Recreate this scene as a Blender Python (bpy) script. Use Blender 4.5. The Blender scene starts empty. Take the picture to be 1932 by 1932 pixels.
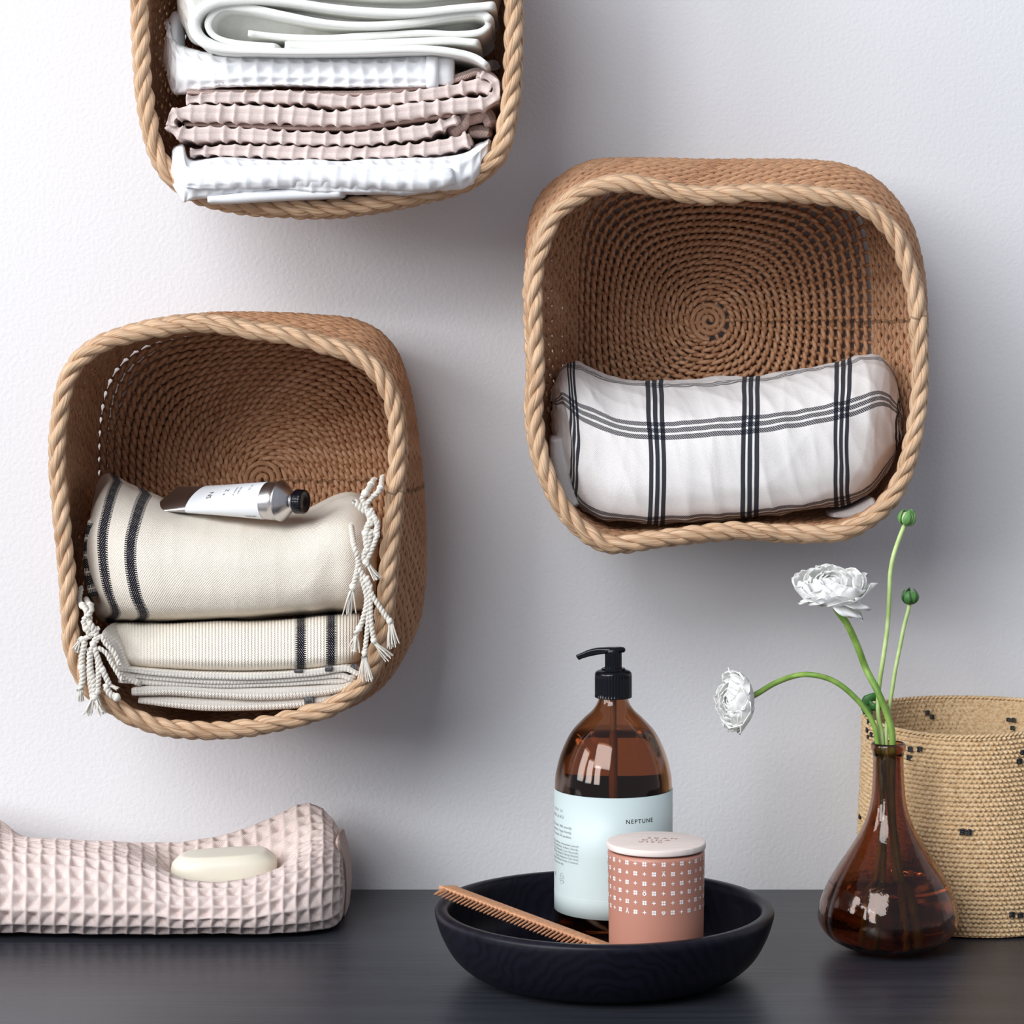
import bpy, math, random
import numpy as np
from mathutils import Vector
random.seed(7); rng = np.random.RandomState(7)
PI = math.pi
SC = bpy.context.scene
COL = SC.collection

# ------------------------------------------------------------------ camera, light, exposure
FPX, U0, V0, CZ, CD = 4500.0, 1016.0, 680.0, 0.41, 1.85      # focal length in px, horizon point, camera height, distance to wall
cd = bpy.data.cameras.new('camera'); cam = bpy.data.objects.new('camera', cd); COL.objects.link(cam)
cam.location = (0, -CD, CZ); cam.rotation_euler = (PI/2, 0, 0)
cd.sensor_width = 36; cd.sensor_fit = 'HORIZONTAL'; cd.lens = FPX/1932*36
cd.shift_x = (966-U0)/1932; cd.shift_y = -(966-V0)/1932
cd.clip_start = .01
SC.camera = cam
W = bpy.data.worlds.new('world'); SC.world = W; W.use_nodes = True
W.node_tree.nodes['Background'].inputs[0].default_value = (.80, .86, 1, 1)
W.node_tree.nodes['Background'].inputs[1].default_value = .38
def window_light(name, loc, target, sx, sy, power, col=(1, .985, .965)):
    l = bpy.data.lights.new(name, 'AREA'); l.shape = 'RECTANGLE'; l.size = sx; l.size_y = sy
    l.energy = power; l.color = col
    o = bpy.data.objects.new(name, l); COL.objects.link(o); o.location = loc
    o.rotation_euler = (Vector(target)-Vector(loc)).to_track_quat('-Z', 'Y').to_euler()
    return o
# two casements of one tall window in the left of the room
for (wx, wy, pw) in ((-4.3, -1.60, 66), (-4.2, -3.4, 74), (-3.4, -5.1, 72)):
    window_light('window_light', (wx, wy, 1.75), (-.2, -.25, .35), 1.2, 2.0, pw, (.985, .992, 1))
# broad overhead fill, added behind the camera to lift the wall shadows
window_light('overhead_fill', (-1.9, -4.0, 3.0), (.1, -.2, .3), 3.0, 2.2, 172, (.96, .98, 1))
SC.view_settings.view_transform = 'Standard'; SC.view_settings.look = 'None'
SC.view_settings.exposure = 0.0; SC.view_settings.gamma = 1; SC.view_settings.use_curve_mapping = False
SC.cycles.use_denoising = True
SC.cycles.max_bounces = 14; SC.cycles.transmission_bounces = 12; SC.cycles.glossy_bounces = 6; SC.cycles.diffuse_bounces = 5
SC.cycles.caustics_reflective = False; SC.cycles.caustics_refractive = True; SC.cycles.blur_glossy = .6; SC.cycles.sample_clamp_indirect = 4

def P(u, v, z):
    """the world point that lies z metres in front of the camera plane at photo pixel u, v"""
    return ((u-U0)*z/FPX, z-CD, CZ-(v-V0)*z/FPX)
def PX(z): return z/FPX                                      # size of one photo pixel at distance z

# ------------------------------------------------------------------ objects
def newobj(name, data, parent=None):
    o = bpy.data.objects.new(name, data); COL.objects.link(o)
    if parent: o.parent = parent
    return o
def thing(name, label, cat, group=None, loc=(0, 0, 0)):
    o = newobj(name, None); o.location = loc; o.empty_display_size = .02
    return tag(o, label, cat, group)
def tag(o, label=None, cat=None, group=None, kind=None):
    if label: o['label'] = label
    if cat: o['category'] = cat
    if group: o['group'] = group
    if kind: o['kind'] = kind
    return o
def pmesh(name, V, F, mat, parent=None, smooth=True, uv=None, offset=None):
    """V (n,3), F list of faces or (m,4)/(m,3) int array, uv per-vertex (n,2)"""
    V = np.asarray(V, float)
    if parent is not None:
        V = V - np.array(parent_world(parent))
    me = bpy.data.meshes.new(name)
    if isinstance(F, np.ndarray):
        k = F.shape[1]; m = F.shape[0]
        me.vertices.add(len(V)); me.vertices.foreach_set('co', V.ravel())
        me.loops.add(m*k); me.loops.foreach_set('vertex_index', F.ravel().astype(np.int32))
        me.polygons.add(m); me.polygons.foreach_set('loop_start', np.arange(0, m*k, k, dtype=np.int32))
        me.polygons.foreach_set('loop_total', np.full(m, k, dtype=np.int32))
        me.update(calc_edges=True)
        li = F.ravel()
    else:
        me.from_pydata([tuple(p) for p in V], [], [tuple(f) for f in F]); me.update()
        li = np.empty(len(me.loops), dtype=np.int32); me.loops.foreach_get('vertex_index', li)
    if uv is not None:
        l = me.uv_layers.new(name='UVMap'); l.data.foreach_set('uv', np.asarray(uv, float)[li].ravel())
    if smooth: me.polygons.foreach_set('use_smooth', np.ones(len(me.polygons), dtype=bool))
    me.validate()
    if mat: me.materials.append(mat)
    return newobj(name, me, parent)
def parent_world(p):
    x, y, z = 0, 0, 0
    while p is not None:
        x += p.location[0]; y += p.location[1]; z += p.location[2]; p = p.parent
    return (x, y, z)
class Acc:
    """collects pieces into one mesh"""
    def __init__(s): s.V = []; s.F = []; s.U = []; s.n = 0
    def add(s, V, F, U=None):
        V = np.asarray(V, float); s.V.append(V); s.F.append(np.asarray(F)+s.n)
        s.U.append(U if U is not None else np.zeros((len(V), 2))); s.n += len(V)
    def build(s, name, mat, parent=None, smooth=True):
        if all(f.ndim == 2 and f.shape[1] == s.F[0].shape[1] for f in s.F): F = np.concatenate(s.F)
        else: F = [tuple(r) for f in s.F for r in f.tolist()]
        return pmesh(name, np.concatenate(s.V), F, mat, parent, smooth, np.concatenate(s.U))

# ------------------------------------------------------------------ curves and lofts
def catmull(Q, t, closed=False):
    """Q (n,...) control values, t float params in [0,n) or [0,n-1]"""
    Q = np.asarray(Q, float); n = len(Q); t = np.asarray(t, float)
    i = np.floor(t).astype(int)
    if closed: f = t-i; ix = [(i+k) % n for k in (-1, 0, 1, 2)]
    else:
        i = np.clip(i, 0, n-2); f = t-i
        Qe = np.concatenate([[2*Q[0]-Q[1]], Q, [2*Q[-1]-Q[-2]]]); Q = Qe; ix = [i, i+1, i+2, i+3]
    p0, p1, p2, p3 = [Q[k] for k in ix]
    f = f.reshape(f.shape+(1,)*(Q.ndim-1))
    return .5*((2*p1)+(-p0+p2)*f+(2*p0-5*p1+4*p2-p3)*f**2+(-p0+3*p1-3*p2+p3)*f**3)
def resample(Q, n, closed=False):
    """arc-length even samples on the Catmull-Rom curve through Q"""
    Q = np.asarray(Q, float); m = len(Q)
    T = np.linspace(0, m if closed else m-1, (m*16)+1)
    Dn = catmull(Q, T % m if closed else T, closed)
    if closed: Dn[-1] = Dn[0]
    L = np.concatenate([[0], np.cumsum(np.linalg.norm(np.diff(Dn, axis=0), axis=1))])
    s = np.linspace(0, L[-1], n, endpoint=not closed)
    return np.stack([np.interp(s, L, Dn[:, k]) for k in range(Q.shape[1])], 1), L[-1]
def norm(a): return a/np.maximum(np.linalg.norm(a, axis=-1, keepdims=True), 1e-12)
def grid_faces(n, m, cu=False, cv=False):
    i = np.arange(n if cu else n-1); j = np.arange(m if cv else m-1)
    I, J = np.meshgrid(i, j, indexing='ij'); I2 = (I+1) % n; J2 = (J+1) % m
    return np.stack([I*m+J, I2*m+J, I2*m+J2, I*m+J2], -1).reshape(-1, 4)
def tube(pts, r, sides=6, closed=False, ref=None, caps=True, twist=0):
    """returns V,F,UV of a tube along pts; r scalar or array"""
    pts = np.asarray(pts, float); n = len(pts); r = np.broadcast_to(r, (n,)).astype(float)
    if closed: T = norm(np.roll(pts, -1, 0)-np.roll(pts, 1, 0))
    else: T = norm(np.gradient(pts, axis=0))
    if ref is None:
        N = np.zeros_like(pts); a = np.array([0, 0, 1.]) if abs(T[0][2]) < .9 else np.array([1., 0, 0])
        for k in range(n):
            a = a-T[k]*a.dot(T[k]); a = a/max(np.linalg.norm(a), 1e-9); N[k] = a
    else:
        N = np.broadcast_to(ref, pts.shape); N = norm(N-T*(N*T).sum(1, keepdims=True))
    B = np.cross(T, N)
    a = np.arange(sides)/sides*2*PI
    R = np.cos(a)[None, :, None]*N[:, None]+np.sin(a)[None, :, None]*B[:, None]
    V = pts[:, None]+R*r[:, None, None]
    L = np.concatenate([[0], np.cumsum(np.linalg.norm(np.diff(pts, axis=0), axis=1))])
    uv = np.stack(np.broadcast_arrays(L[:, None], (np.abs(np.arange(sides)/sides*2-1))[None, :]), -1)
    F = grid_faces(n, sides, closed, True)
    V = V.reshape(-1, 3); uv = uv.reshape(-1, 2)
    if not closed and caps:
        V = np.concatenate([V, pts[:1]-T[:1]*r[0]*.6, pts[-1:]+T[-1:]*r[-1]*.6]); uv = np.concatenate([uv, uv[:1], uv[-1:]])
        a0, a1 = n*sides, n*sides+1; j = np.arange(sides); j2 = (j+1) % sides; b = (n-1)*sides
        F = np.concatenate([F, np.stack([np.full(sides, a0), j2, j, np.full(sides, a0)], 1),
                            np.stack([np.full(sides, a1), b+j, b+j2, np.full(sides, a1)], 1)])
        # degenerate quads become triangles
        F = np.array(F)
        return V, F, uv
    return V, F, uv
def tube_obj(name, pts, r, mat, parent=None, sides=8, closed=False, n=None):
    if n: 
        rr = r
        if np.ndim(r): rr = np.interp(np.linspace(0, 1, n), np.linspace(0, 1, len(r)), r)
        pts, _ = resample(pts, n, closed); r = rr
    V, F, uv = tube(pts, r, sides, closed)
    return quads(name, V, F, mat, parent, uv)
def quads(name, V, F, mat, parent, uv):
    fl = [tuple(dict.fromkeys(f)) for f in F.tolist()]
    return pmesh(name, V, fl, mat, parent, True, uv)
class QAcc(Acc):
    def build(s, name, mat, parent=None, smooth=True):
        F = [tuple(dict.fromkeys(f)) for a in s.F for f in a.tolist()]
        return pmesh(name, np.concatenate(s.V), F, mat, parent, smooth, np.concatenate(s.U))
def lathe(prof, cx, cy, n=96, z0=0, wob=None):
    prof = np.asarray(prof, float); a = np.arange(n)/n*2*PI
    V = np.stack([cx+prof[:, None, 0]*np.sin(a), cy-prof[:, None, 0]*np.cos(a), z0+np.broadcast_to(prof[:, None, 1], (len(prof), n))], -1)
    if wob is not None: V = wob(V, a)
    L = np.concatenate([[0], np.cumsum(np.linalg.norm(np.diff(prof, axis=0), axis=1))])
    uv = np.stack(np.broadcast_arrays((a/(2*PI))[None, :], L[:, None]), -1)
    return V.reshape(-1, 3), grid_faces(len(prof), n, False, True)[:, ::-1], uv.reshape(-1, 2)
def smoothprof(prof, n):
    return resample(prof, n)[0]
def vnoise(P3, scale, seed=0):
    """cheap smooth noise from sums of sines"""
    r = np.random.RandomState(seed); out = 0
    for k in range(7):
        d = r.normal(size=P3.shape[-1]); d /= np.linalg.norm(d)
        out = out+np.sin((P3@d)*scale*(1+k*.37)+r.rand()*6.28)/(1+k*.3)
    return out/3.2
def waffle(cell, depth, soft=0, u0=0, v0=0, umax=None, wob=.08):
    def f(U, V):
        c = cell
        Uw = U+c*wob*np.sin(V/c*1.7+U/c*.6)+c*wob*np.sin(V/c*.45+1.3); Vw = V+c*wob*np.sin(U/c*1.3+.7)+c*wob*np.sin(U/c*.37)
        fx = np.abs((Uw-u0)/c % 1-.5)*2; fy = np.abs((Vw-v0)/c % 1-.5)*2
        m = np.maximum(fx, fy)
        if soft: m = (fx**4+fy**4)**.25; m = np.minimum(m, 1)
        h = depth*(m-1)*(.85+.3*np.sin(U*331+V*217))
        return h
    return f
def loft(name, secs, mat, parent=None, nu=120, nv=80, disp=None, ends=(.006, .006), uvs=(1, 1), soften=0, lump=0, lumpscale=60, seed=1, uoff=0, voff=0):
    """closed cross sections secs (S,K,3) -> skin with rounded ends; UV in metres along / around"""
    secs = np.asarray(secs, float)
    S, K, _ = secs.shape
    def endsecs(s, s2, e):
        c = s.mean(0); d = (c-s2.mean(0)); d = d/np.linalg.norm(d); out = []
        for a in (35, 62, 82): a = math.radians(a); out.append(c+(s-c)*math.cos(a)+d*e*math.sin(a))
        return out
    pre = endsecs(secs[0], secs[1], ends[0])[::-1]; post = endsecs(secs[-1], secs[-2], ends[1])
    secs = np.concatenate([np.array(pre), secs, np.array(post)]); S = len(secs)
    T = np.linspace(0, S-1, S*10)
    A = catmull(secs, T)                                      # (T,K,3)
    L = np.concatenate([[0], np.cumsum(np.linalg.norm(np.diff(A, axis=0), axis=2).mean(1))])
    tt = np.interp(np.linspace(0, L[-1], nu), L, T); A = catmull(secs, tt)
    Tk = np.linspace(0, K, K*12+1); B = catmull(A.transpose(1, 0, 2), Tk % K, True)
    Lk = np.concatenate([[0], np.cumsum(np.linalg.norm(np.diff(B, axis=0), axis=2).mean(1))])
    kk = np.interp(np.arange(nv)/nv*Lk[-1], Lk, Tk); G = catmull(A.transpose(1, 0, 2), kk % K, True).transpose(1, 0, 2)  # (nu,nv,3)
    Uc = (np.linspace(0, L[-1], nu)-np.interp(3, T, L))[:, None]*np.ones((1, nv)); Vc = (np.arange(nv)/nv*Lk[-1])[None]*np.ones((nu, 1))
    Uc = Uc+uoff; Vc = Vc+voff
    du = np.gradient(G, axis=0); dv = np.roll(G, -1, 1)-np.roll(G, 1, 1)
    N = norm(np.cross(du, dv)); C = G.mean(1, keepdims=True)
    if ((G-C)*N)[nu//4:3*nu//4].sum() < 0: N = -N; flip = True
    else: flip = False
    if lump: G = G+N*(lump*vnoise(G, lumpscale, seed))[..., None]
    if disp is not None: G = G+N*disp(Uc, Vc)[..., None]
    F = grid_faces(nu, nv, False, True)
    V = G.reshape(-1, 3); uv = np.stack([Uc, Vc], -1).reshape(-1, 2)
    V = np.concatenate([V, G[0].mean(0)[None], G[-1].mean(0)[None]]); uv = np.concatenate([uv, uv[:1], uv[-1:]])
    j = np.arange(nv); j2 = (j+1) % nv; a0 = nu*nv; b = (nu-1)*nv
    if flip: F = F[:, ::-1]
    fl = [tuple(f) for f in F.tolist()]
    fl += [(a0, *( (x, y) if flip else (y, x))) for x, y in zip(j.tolist(), j2.tolist())]
    fl += [(a0+1, *((y+b, x+b) if flip else (x+b, y+b))) for x, y in zip(j.tolist(), j2.tolist())]
    return pmesh(name, V, fl, mat, parent, True, uv)
def ribbon(name, path, z_front, z_back, mat, parent=None, nu=120, nv=36, disp=None, ends=(.003, .003), lump=.0004, seed=1, zf=None, bulge=.35, uoff=0, voff=0):
    """a folded layer of cloth seen edge-on: path = (u, v, half thickness in px) in the photo at depth z_front"""
    path = np.asarray(path, float); n = max(6, len(path)*3)
    q, _ = resample(path, n); secs = []
    d = np.gradient(q[:, :2], axis=0); d = d/np.linalg.norm(d, axis=1, keepdims=True); nr = np.stack([-d[:, 1], d[:, 0]], 1)
    for k in range(n):
        u, v, h = q[k]; zfk = z_front if zf is None else np.interp(k/(n-1), np.linspace(0, 1, len(zf)), zf)
        D = z_back-zfk; e = min(h*PX(z_front)*1.1, D*.4)
        ring = []
        for (s, dz) in ((0, 0), (.75, e*.35), (1, e), (1, D*.5), (1, D-.004), (0, D), (-1, D-.004), (-1, D*.5), (-1, e), (-.75, e*.35)):
            uu = u+nr[k, 0]*s*h; vv = v+nr[k, 1]*s*h
            ring.append(P(uu, vv, zfk)); x, y, z = ring[-1]; ring[-1] = (x, y+dz, z)
        secs.append(ring)
    return loft(name, secs, mat, parent, nu, nv, disp, ends, lump=lump, seed=seed, uoff=uoff, voff=voff)

# ------------------------------------------------------------------ materials
class M:
    def __init__(s, name, col=(.5, .5, .5), rough=.6, **kw):
        s.m = bpy.data.materials.new(name); s.m.use_nodes = True; s.t = s.m.node_tree; s.b = s.t.nodes['Principled BSDF']
        s.b.inputs['Base Color'].default_value = (*col, 1); s.b.inputs['Roughness'].default_value = rough
        for k, v in kw.items(): s.b.inputs[k.replace('_', ' ')].default_value = v
    def n(s, typ, **kw):
        nd = s.t.nodes.new('ShaderNode'+typ)
        for k, v in kw.items():
            if k in nd.inputs.keys(): nd.inputs[k].default_value = v
            else: setattr(nd, k, v)
        return nd
    def l(s, a, b): s.t.links.new(a, b)
    def math(s, op, a, b=None, c=None):
        nd = s.n('Math', operation=op)
        for i, x in enumerate((a, b, c)):
            if x is None: continue
            if isinstance(x, (int, float)): nd.inputs[i].default_value = x
            else: s.l(x, nd.inputs[i])
        return nd.outputs[0]
    def uv(s, sx=1, sy=1, sz=1, obj=False):
        tc = s.n('TexCoord'); mp = s.n('Mapping'); mp.inputs['Scale'].default_value = (sx, sy, sz)
        s.l(tc.outputs['Object' if obj else 'UV'], mp.inputs[0]); return mp.outputs[0]
    def noise(s, vec, scale=1, detail=3, rough=.5, dist=0):
        nd = s.n('TexNoise'); nd.inputs['Scale'].default_value = scale; nd.inputs['Detail'].default_value = detail
        nd.inputs['Roughness'].default_value = rough; nd.inputs['Distortion'].default_value = dist
        s.l(vec, nd.inputs['Vector']); return nd.outputs['Fac']
    def ramp(s, fac, stops):
        nd = s.n('ValToRGB'); cr = nd.color_ramp
        while len(cr.elements) < len(stops): cr.elements.new(.5)
        for e, (p, c) in zip(cr.elements, stops): e.position = p; e.color = (*c, 1)
        s.l(fac, nd.inputs[0]); return nd.outputs[0]
    def mix(s, fac, a, b, typ='MIX'):
        nd = s.n('Mix', data_type='RGBA', blend_type=typ)
        for i, x in ((0, fac), (6, a), (7, b)):
            if isinstance(x, (int, float)): nd.inputs[i].default_value = x
            elif isinstance(x, tuple): nd.inputs[i].default_value = (*x, 1)
            else: s.l(x, nd.inputs[i])
        return nd.outputs[2]
    def color(s, c): s.l(c, s.b.inputs['Base Color']); return s
    def bump(s, h, strength=.3, dist=.001):
        nd = s.n('Bump'); nd.inputs['Strength'].default_value = strength; nd.inputs['Distance'].default_value = dist
        s.l(h, nd.inputs['Height']); s.l(nd.outputs[0], s.b.inputs['Normal']); return s

def straw(name, a, b, dark):
    m = M(name, a, .55, Specular_IOR_Level=.35)
    tc = m.n('TexCoord'); sep = m.n('SeparateXYZ'); m.l(tc.outputs['UV'], sep.inputs[0])
    tw = m.math('ADD', sep.outputs[1], m.math('MULTIPLY', sep.outputs[0], 25))
    cmb = m.n('CombineXYZ'); m.l(m.math('MULTIPLY', sep.outputs[0], 18), cmb.inputs[0]); m.l(m.math('MULTIPLY', tw, 9), cmb.inputs[1])
    f = m.noise(cmb.outputs[0], 1, 3, .6)
    lg = m.noise(m.uv(1, 1, 1, obj=True), 60, 2)
    c = m.ramp(f, [(.3, dark), (.5, a), (.75, b)])
    c = m.mix(m.math('MULTIPLY', lg, .35), c, dark)
    m.color(c).bump(f, .9, .0009); return m.m
STRAW = straw('woven_paper_straw', (.60, .335, .185), (.77, .49, .30), (.30, .115, .05))
STRAWR = straw('rim_paper_straw', (.66, .45, .285), (.82, .62, .43), (.32, .155, .07))
def wall_mat():
    m = M('painted_plaster', (.75, .75, .77), .75)
    v = m.uv(1, 1, 1, obj=True)
    f = m.noise(v, 300, 2, .5, .2); g = m.noise(v, 14, 2)
    m.bump(m.math('ADD', f, m.math('MULTIPLY', g, .5)), .30, .0013); return m.m
WALL = wall_mat()
def table_mat():
    m = M('black_stained_wood', (.035, .036, .042), .38, Specular_IOR_Level=.5)
    v = m.uv(6, 160, 160, obj=True); f = m.noise(v, 1, 4, .6, .4); g = m.noise(m.uv(3, 30, 30, obj=True), 1, 3, .6)
    m.color(m.ramp(m.math('MULTIPLY', m.math('ADD', f, g), .5), [(.35, (.020, .022, .030)), (.65, (.042, .045, .057))]))
    r = m.n('MapRange'); m.l(f, r.inputs[0]); r.inputs[3].default_value = .28; r.inputs[4].default_value = .42; m.l(r.outputs[0], m.b.inputs['Roughness'])
    m.bump(f, .35, .0005); return m.m
TABLE = table_mat()
def tray_mat():
    m = M('black_ash_wood', (.012, .011, .018), .36, Specular_IOR_Level=.18)
    v = m.uv(40, 40, 40, obj=True); w = m.n('TexWave'); w.wave_type = 'RINGS'; w.rings_direction = 'Y'; w.inputs['Scale'].default_value = 1.1; w.inputs['Distortion'].default_value = 11; w.inputs['Detail'].default_value = 3
    m.l(v, w.inputs[0]); f = m.noise(m.uv(300, 60, 60, obj=True), 1, 3)
    h = m.math('ADD', m.math('MULTIPLY', w.outputs['Fac'], .7), m.math('MULTIPLY', f, .5))
    m.color(m.ramp(h, [(.2, (.0050, .0050, .0095)), (.8, (.0085, .008, .0155))]))
    m.bump(f, .15, .0002); return m.m
TRAY = tray_mat()
def cloth(name, col, col2=None, weave=900, bumps=.35, dist=.0004, rough=.9, sheen=.04, sub=.0, ribs=0, trans=None):
    m = M(name, col, rough, Sheen_Weight=sheen, Specular_IOR_Level=.15)
    tc = m.n('TexCoord'); sep = m.n('SeparateXYZ'); m.l(tc.outputs['UV'], sep.inputs[0])
    a = m.math('SINE', m.math('MULTIPLY', sep.outputs[0], weave*6.28)); b = m.math('SINE', m.math('MULTIPLY', sep.outputs[1], weave*6.28))
    h = m.math('MULTIPLY', a, b)
    f = m.noise(m.uv(1, 1, 1, obj=True), 900, 2)
    hh = m.math('ADD', m.math('MULTIPLY', h, .5), f)
    if ribs: hh = m.math('ADD', hh, m.math('MULTIPLY', m.math('SINE', m.math('MULTIPLY', sep.outputs[0], ribs*6.28)), .7))
    if col2: m.color(m.ramp(f, [(.3, col2), (.7, col)]))
    m.bump(hh, bumps, dist); m.sep = sep
    return m
def bands(m, coord, cs, w, soft=None):
    out = None
    for c in cs:
        x = m.math('COMPARE', coord, c, w)
        out = x if out is None else m.math('MAXIMUM', out, x)
    return out
PINK = cloth('pink_waffle_cotton', (.79, .665, .625), (.70, .575, .535), 800, .5, .0005).m
PINKH = cloth('pink_hem_cotton', (.70, .55, .50), (.58, .43, .385), 420, .8, .0006).m
WHITE = cloth('white_waffle_cotton', (.88, .89, .91), (.84, .85, .875), 800, .35, .0003).m
CREAM = cloth('cream_white_cotton', (.90, .90, .865), (.86, .86, .82), 700, .4, .0003).m

def glass(name, col, rough=.015, ior=1.45):
    m = M(name, col, rough, IOR=ior, Transmission_Weight=1.0, Specular_IOR_Level=.5); return m
def plastic(name, col, rough=.25, **k): return M(name, col, rough, **k).m
BLACKP = plastic('black_plastic', (.004, .004, .007), .14, Specular_IOR_Level=.3)

# ------------------------------------------------------------------ the setting
def box(name, x0, x1, y0, y1, z0, z1, mat, parent=None, bevel=0):
    V = [(x, y, z) for x in (x0, x1) for y in (y0, y1) for z in (z0, z1)]
    F = [(0, 1, 3, 2), (4, 6, 7, 5), (0, 4, 5, 1), (2, 3, 7, 6), (0, 2, 6, 4), (1, 5, 7, 3)]
    o = pmesh(name, V, F, mat, parent, False)
    if bevel:
        b = o.modifiers.new('bevel', 'BEVEL'); b.width = bevel; b.segments = 2
    return o
tag(box('wall_back', -2.2, 2.2, 0, .12, -.9, 2.2, WALL), kind='structure')
tag(box('floor', -3, 3, -4.2, .12, -.95, -.9, M('pale_floor', (.45, .42, .40), .6).m), kind='structure')
wt = thing('sideboard', 'long matt black wooden sideboard top carrying tray, vase, towel and basket', 'sideboard', loc=(0, -.30, -.9))
box('top', -1.3, 1.3, -.62, -.0005, -.03, 0, TABLE, wt, .0015)
box('cabinet_body', -1.27, 1.27, -.58, -.002, -.9, -.03, TABLE, wt)

# ------------------------------------------------------------------ wall baskets
def rrect(cx, cy, hw, hh, n=4.0, k=28):
    a = np.arange(k)/k*2*PI
    return [(cx+hw*np.sign(math.cos(t))*abs(math.cos(t))**(2/n), cy+hh*np.sign(math.sin(t))*abs(math.sin(t))**(2/n)) for t in a]
def outline(pts, z, c, n):
    """closed photo outline -> n 3D points, starting right of centre and running the same way round"""
    q = np.array([P(p[0], p[1], z if len(p) < 3 else p[2]) for p in pts]); d, _ = resample(q, n*4, True)
    a = np.arctan2(d[:, 2]-c[2], d[:, 0]-c[0])
    area = np.sum(d[:, 0]*np.roll(d[:, 2], -1)-np.roll(d[:, 0], -1)*d[:, 2])
    if area < 0: d = d[::-1]; a = a[::-1]
    k = int(np.argmin(np.abs(a))); d = np.roll(d, -k, 0)
    q2, L = resample(d[::4], n, True); return q2, L
def basket(label, centre, Bpx, Mpx, Rpx, r_str, at, an, rows_b=20, rows_s=28, zb=1.842, zm=1.765, zr=1.683, grp=None, rimr=.0029, NS=96, rsp=.00125):
    c = np.array(P(centre[0], centre[1], zb)); NT = NS*4
    B, _ = outline(Bpx, zb, c, NT); Mo, _ = outline(Mpx, zm, c, NT); R, _ = outline(Rpx, zr, c, NT)
    root = thing('wall_basket', label, 'basket', grp, loc=(float(c[0]), 0.0, float(c[2])))
    rb = np.linalg.norm(B-c, axis=1).min()
    ang = np.arange(NT)/NT*2*PI
    angB = np.unwrap(np.arctan2(B[:, 2]-c[2], B[:, 0]-c[0]))
    circ = c+np.stack([np.cos(angB), 0*angB, np.sin(angB)], 1)*rb
    def surf(s):
        """s (array NT) in 0..1 base, 1..2 side"""
        s = np.asarray(s)[:, None]
        w = np.clip(s, 0, 1)**1.3
        base = c+(s*((1-w)*(circ-c)+w*(B-c)))
        B0 = c+(B-c)*.88
        f = np.clip(s-1, 0, 1)*2          # 0..2
        i = (f >= 1); g = np.where(i, f-1, f)
        p0, p1, p2, p3 = np.where(i, B, B0), np.where(i, Mo, B), np.where(i, R, Mo), np.where(i, 2*R-Mo, R)
        side = .5*((2*p1)+(-p0+p2)*g+(2*p0-5*p1+4*p2-p3)*g*g+(-p0+3*p1-3*p2+p3)*g**3)
        return np.where(s <= 1, base, side)
    one = np.ones(NT)
    def frame(s):
        p = surf(s*one); e = .01
        t = norm(np.roll(p, -1, 0)-np.roll(p, 1, 0)); r = norm(surf((s+e)*one)-surf((s-e if s > e else s)*one))
        n = norm(np.cross(t, r)); return p, t, r, n
    acc = {0: Acc(), 1: Acc()}
    def row(s, k, tgt, rr, an_, at_):
        p, t, r, n = frame(s)
        per = np.linalg.norm(np.roll(p, -1, 0)-p, axis=1).sum()
        nst = NS
        if s < .5: nst = NS//8 if s < .16 else NS//4 if s < .3 else NS//2
        samp = max(48, nst*4); stp = max(1, NT//samp); ix = np.arange(0, NT, stp)
        ph0 = k*2.4
        for q in (0, 1):
            ph = ix/NT*nst*PI+q*PI+(k % 2)*PI/2+ (k//2 % 3)*.5
            jit = .00025*vnoise(p[ix], 300, k+q*50)
            w = p[ix]+n[ix]*(an_*np.cos(ph)+jit)[:, None]+r[ix]*(at_*np.sin(ph)+jit)[:, None]
            V, F, uv = tube(w, rr*(1+.10*vnoise(p[ix], 500, k+9)), 5, True, ref=n[ix])
            tgt.add(V, F, uv)
    # centre: a tight coil, then rows
    K = np.arange(220); th = K*.16; rad = .0018+(r_str*2.35)*th/(2*PI)
    lim = 1.0/rows_b*1.6*rb
    m = rad < .0145; K = K[m]; th = th[m]; rad = rad[m]
    coil = c+np.stack([rad*np.cos(th), -.0005*np.sin(th*3), rad*np.sin(th)], 1)
    V, F, uv = tube(coil, r_str*1.15, 6, False, caps=False); acc[0].add(V, F, uv)
    s0 = (rad[-1]+.0030)/rb
    for k in range(rows_b):
        s = s0+(1-s0)*k/(rows_b-1.0); row(s, k, acc[0], r_str, an, at)
    for k in range(rows_s):
        s = 1+(k+.45)/(rows_s+.4); row(s, k, acc[1], r_str*.97, an, at)
    tag(acc[0].build('woven_base', STRAW, root), kind='stuff')
    tag(acc[1].build('woven_side', STRAW, root), kind='stuff')
    # spokes
    sp = Acc()
    for j in range(NS):
        s_in = .05 if j % 8 == 0 else .16 if j % 4 == 0 else .3 if j % 2 == 0 else .48
        S = np.concatenate([np.linspace(s_in, 1, 16), np.linspace(1.04, 1.99, 16)])
        ix = int(j*NT/NS+1) % NT
        pts = np.array([surf_pt(c, circ, B, Mo, R, ix, s) for s in S])
        V, F, uv = tube(pts, rsp, 5, False, caps=False); sp.add(V, F, uv)
    tag(sp.build('spoke_weave', STRAW, root), kind='stuff')
    # rim: laid rope of three strands over a counter-twisted border row
    ro, L = resample(R[::4], 720, True)
    t = norm(np.roll(ro, -1, 0)-np.roll(ro, 1, 0)); out = norm(ro-ro.mean(0)); out = norm(out-t*(out*t).sum(1, keepdims=True)); b = np.cross(t, out)
    if b[:, 1].mean() > 0: b = -b                                # towards the room
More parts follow.
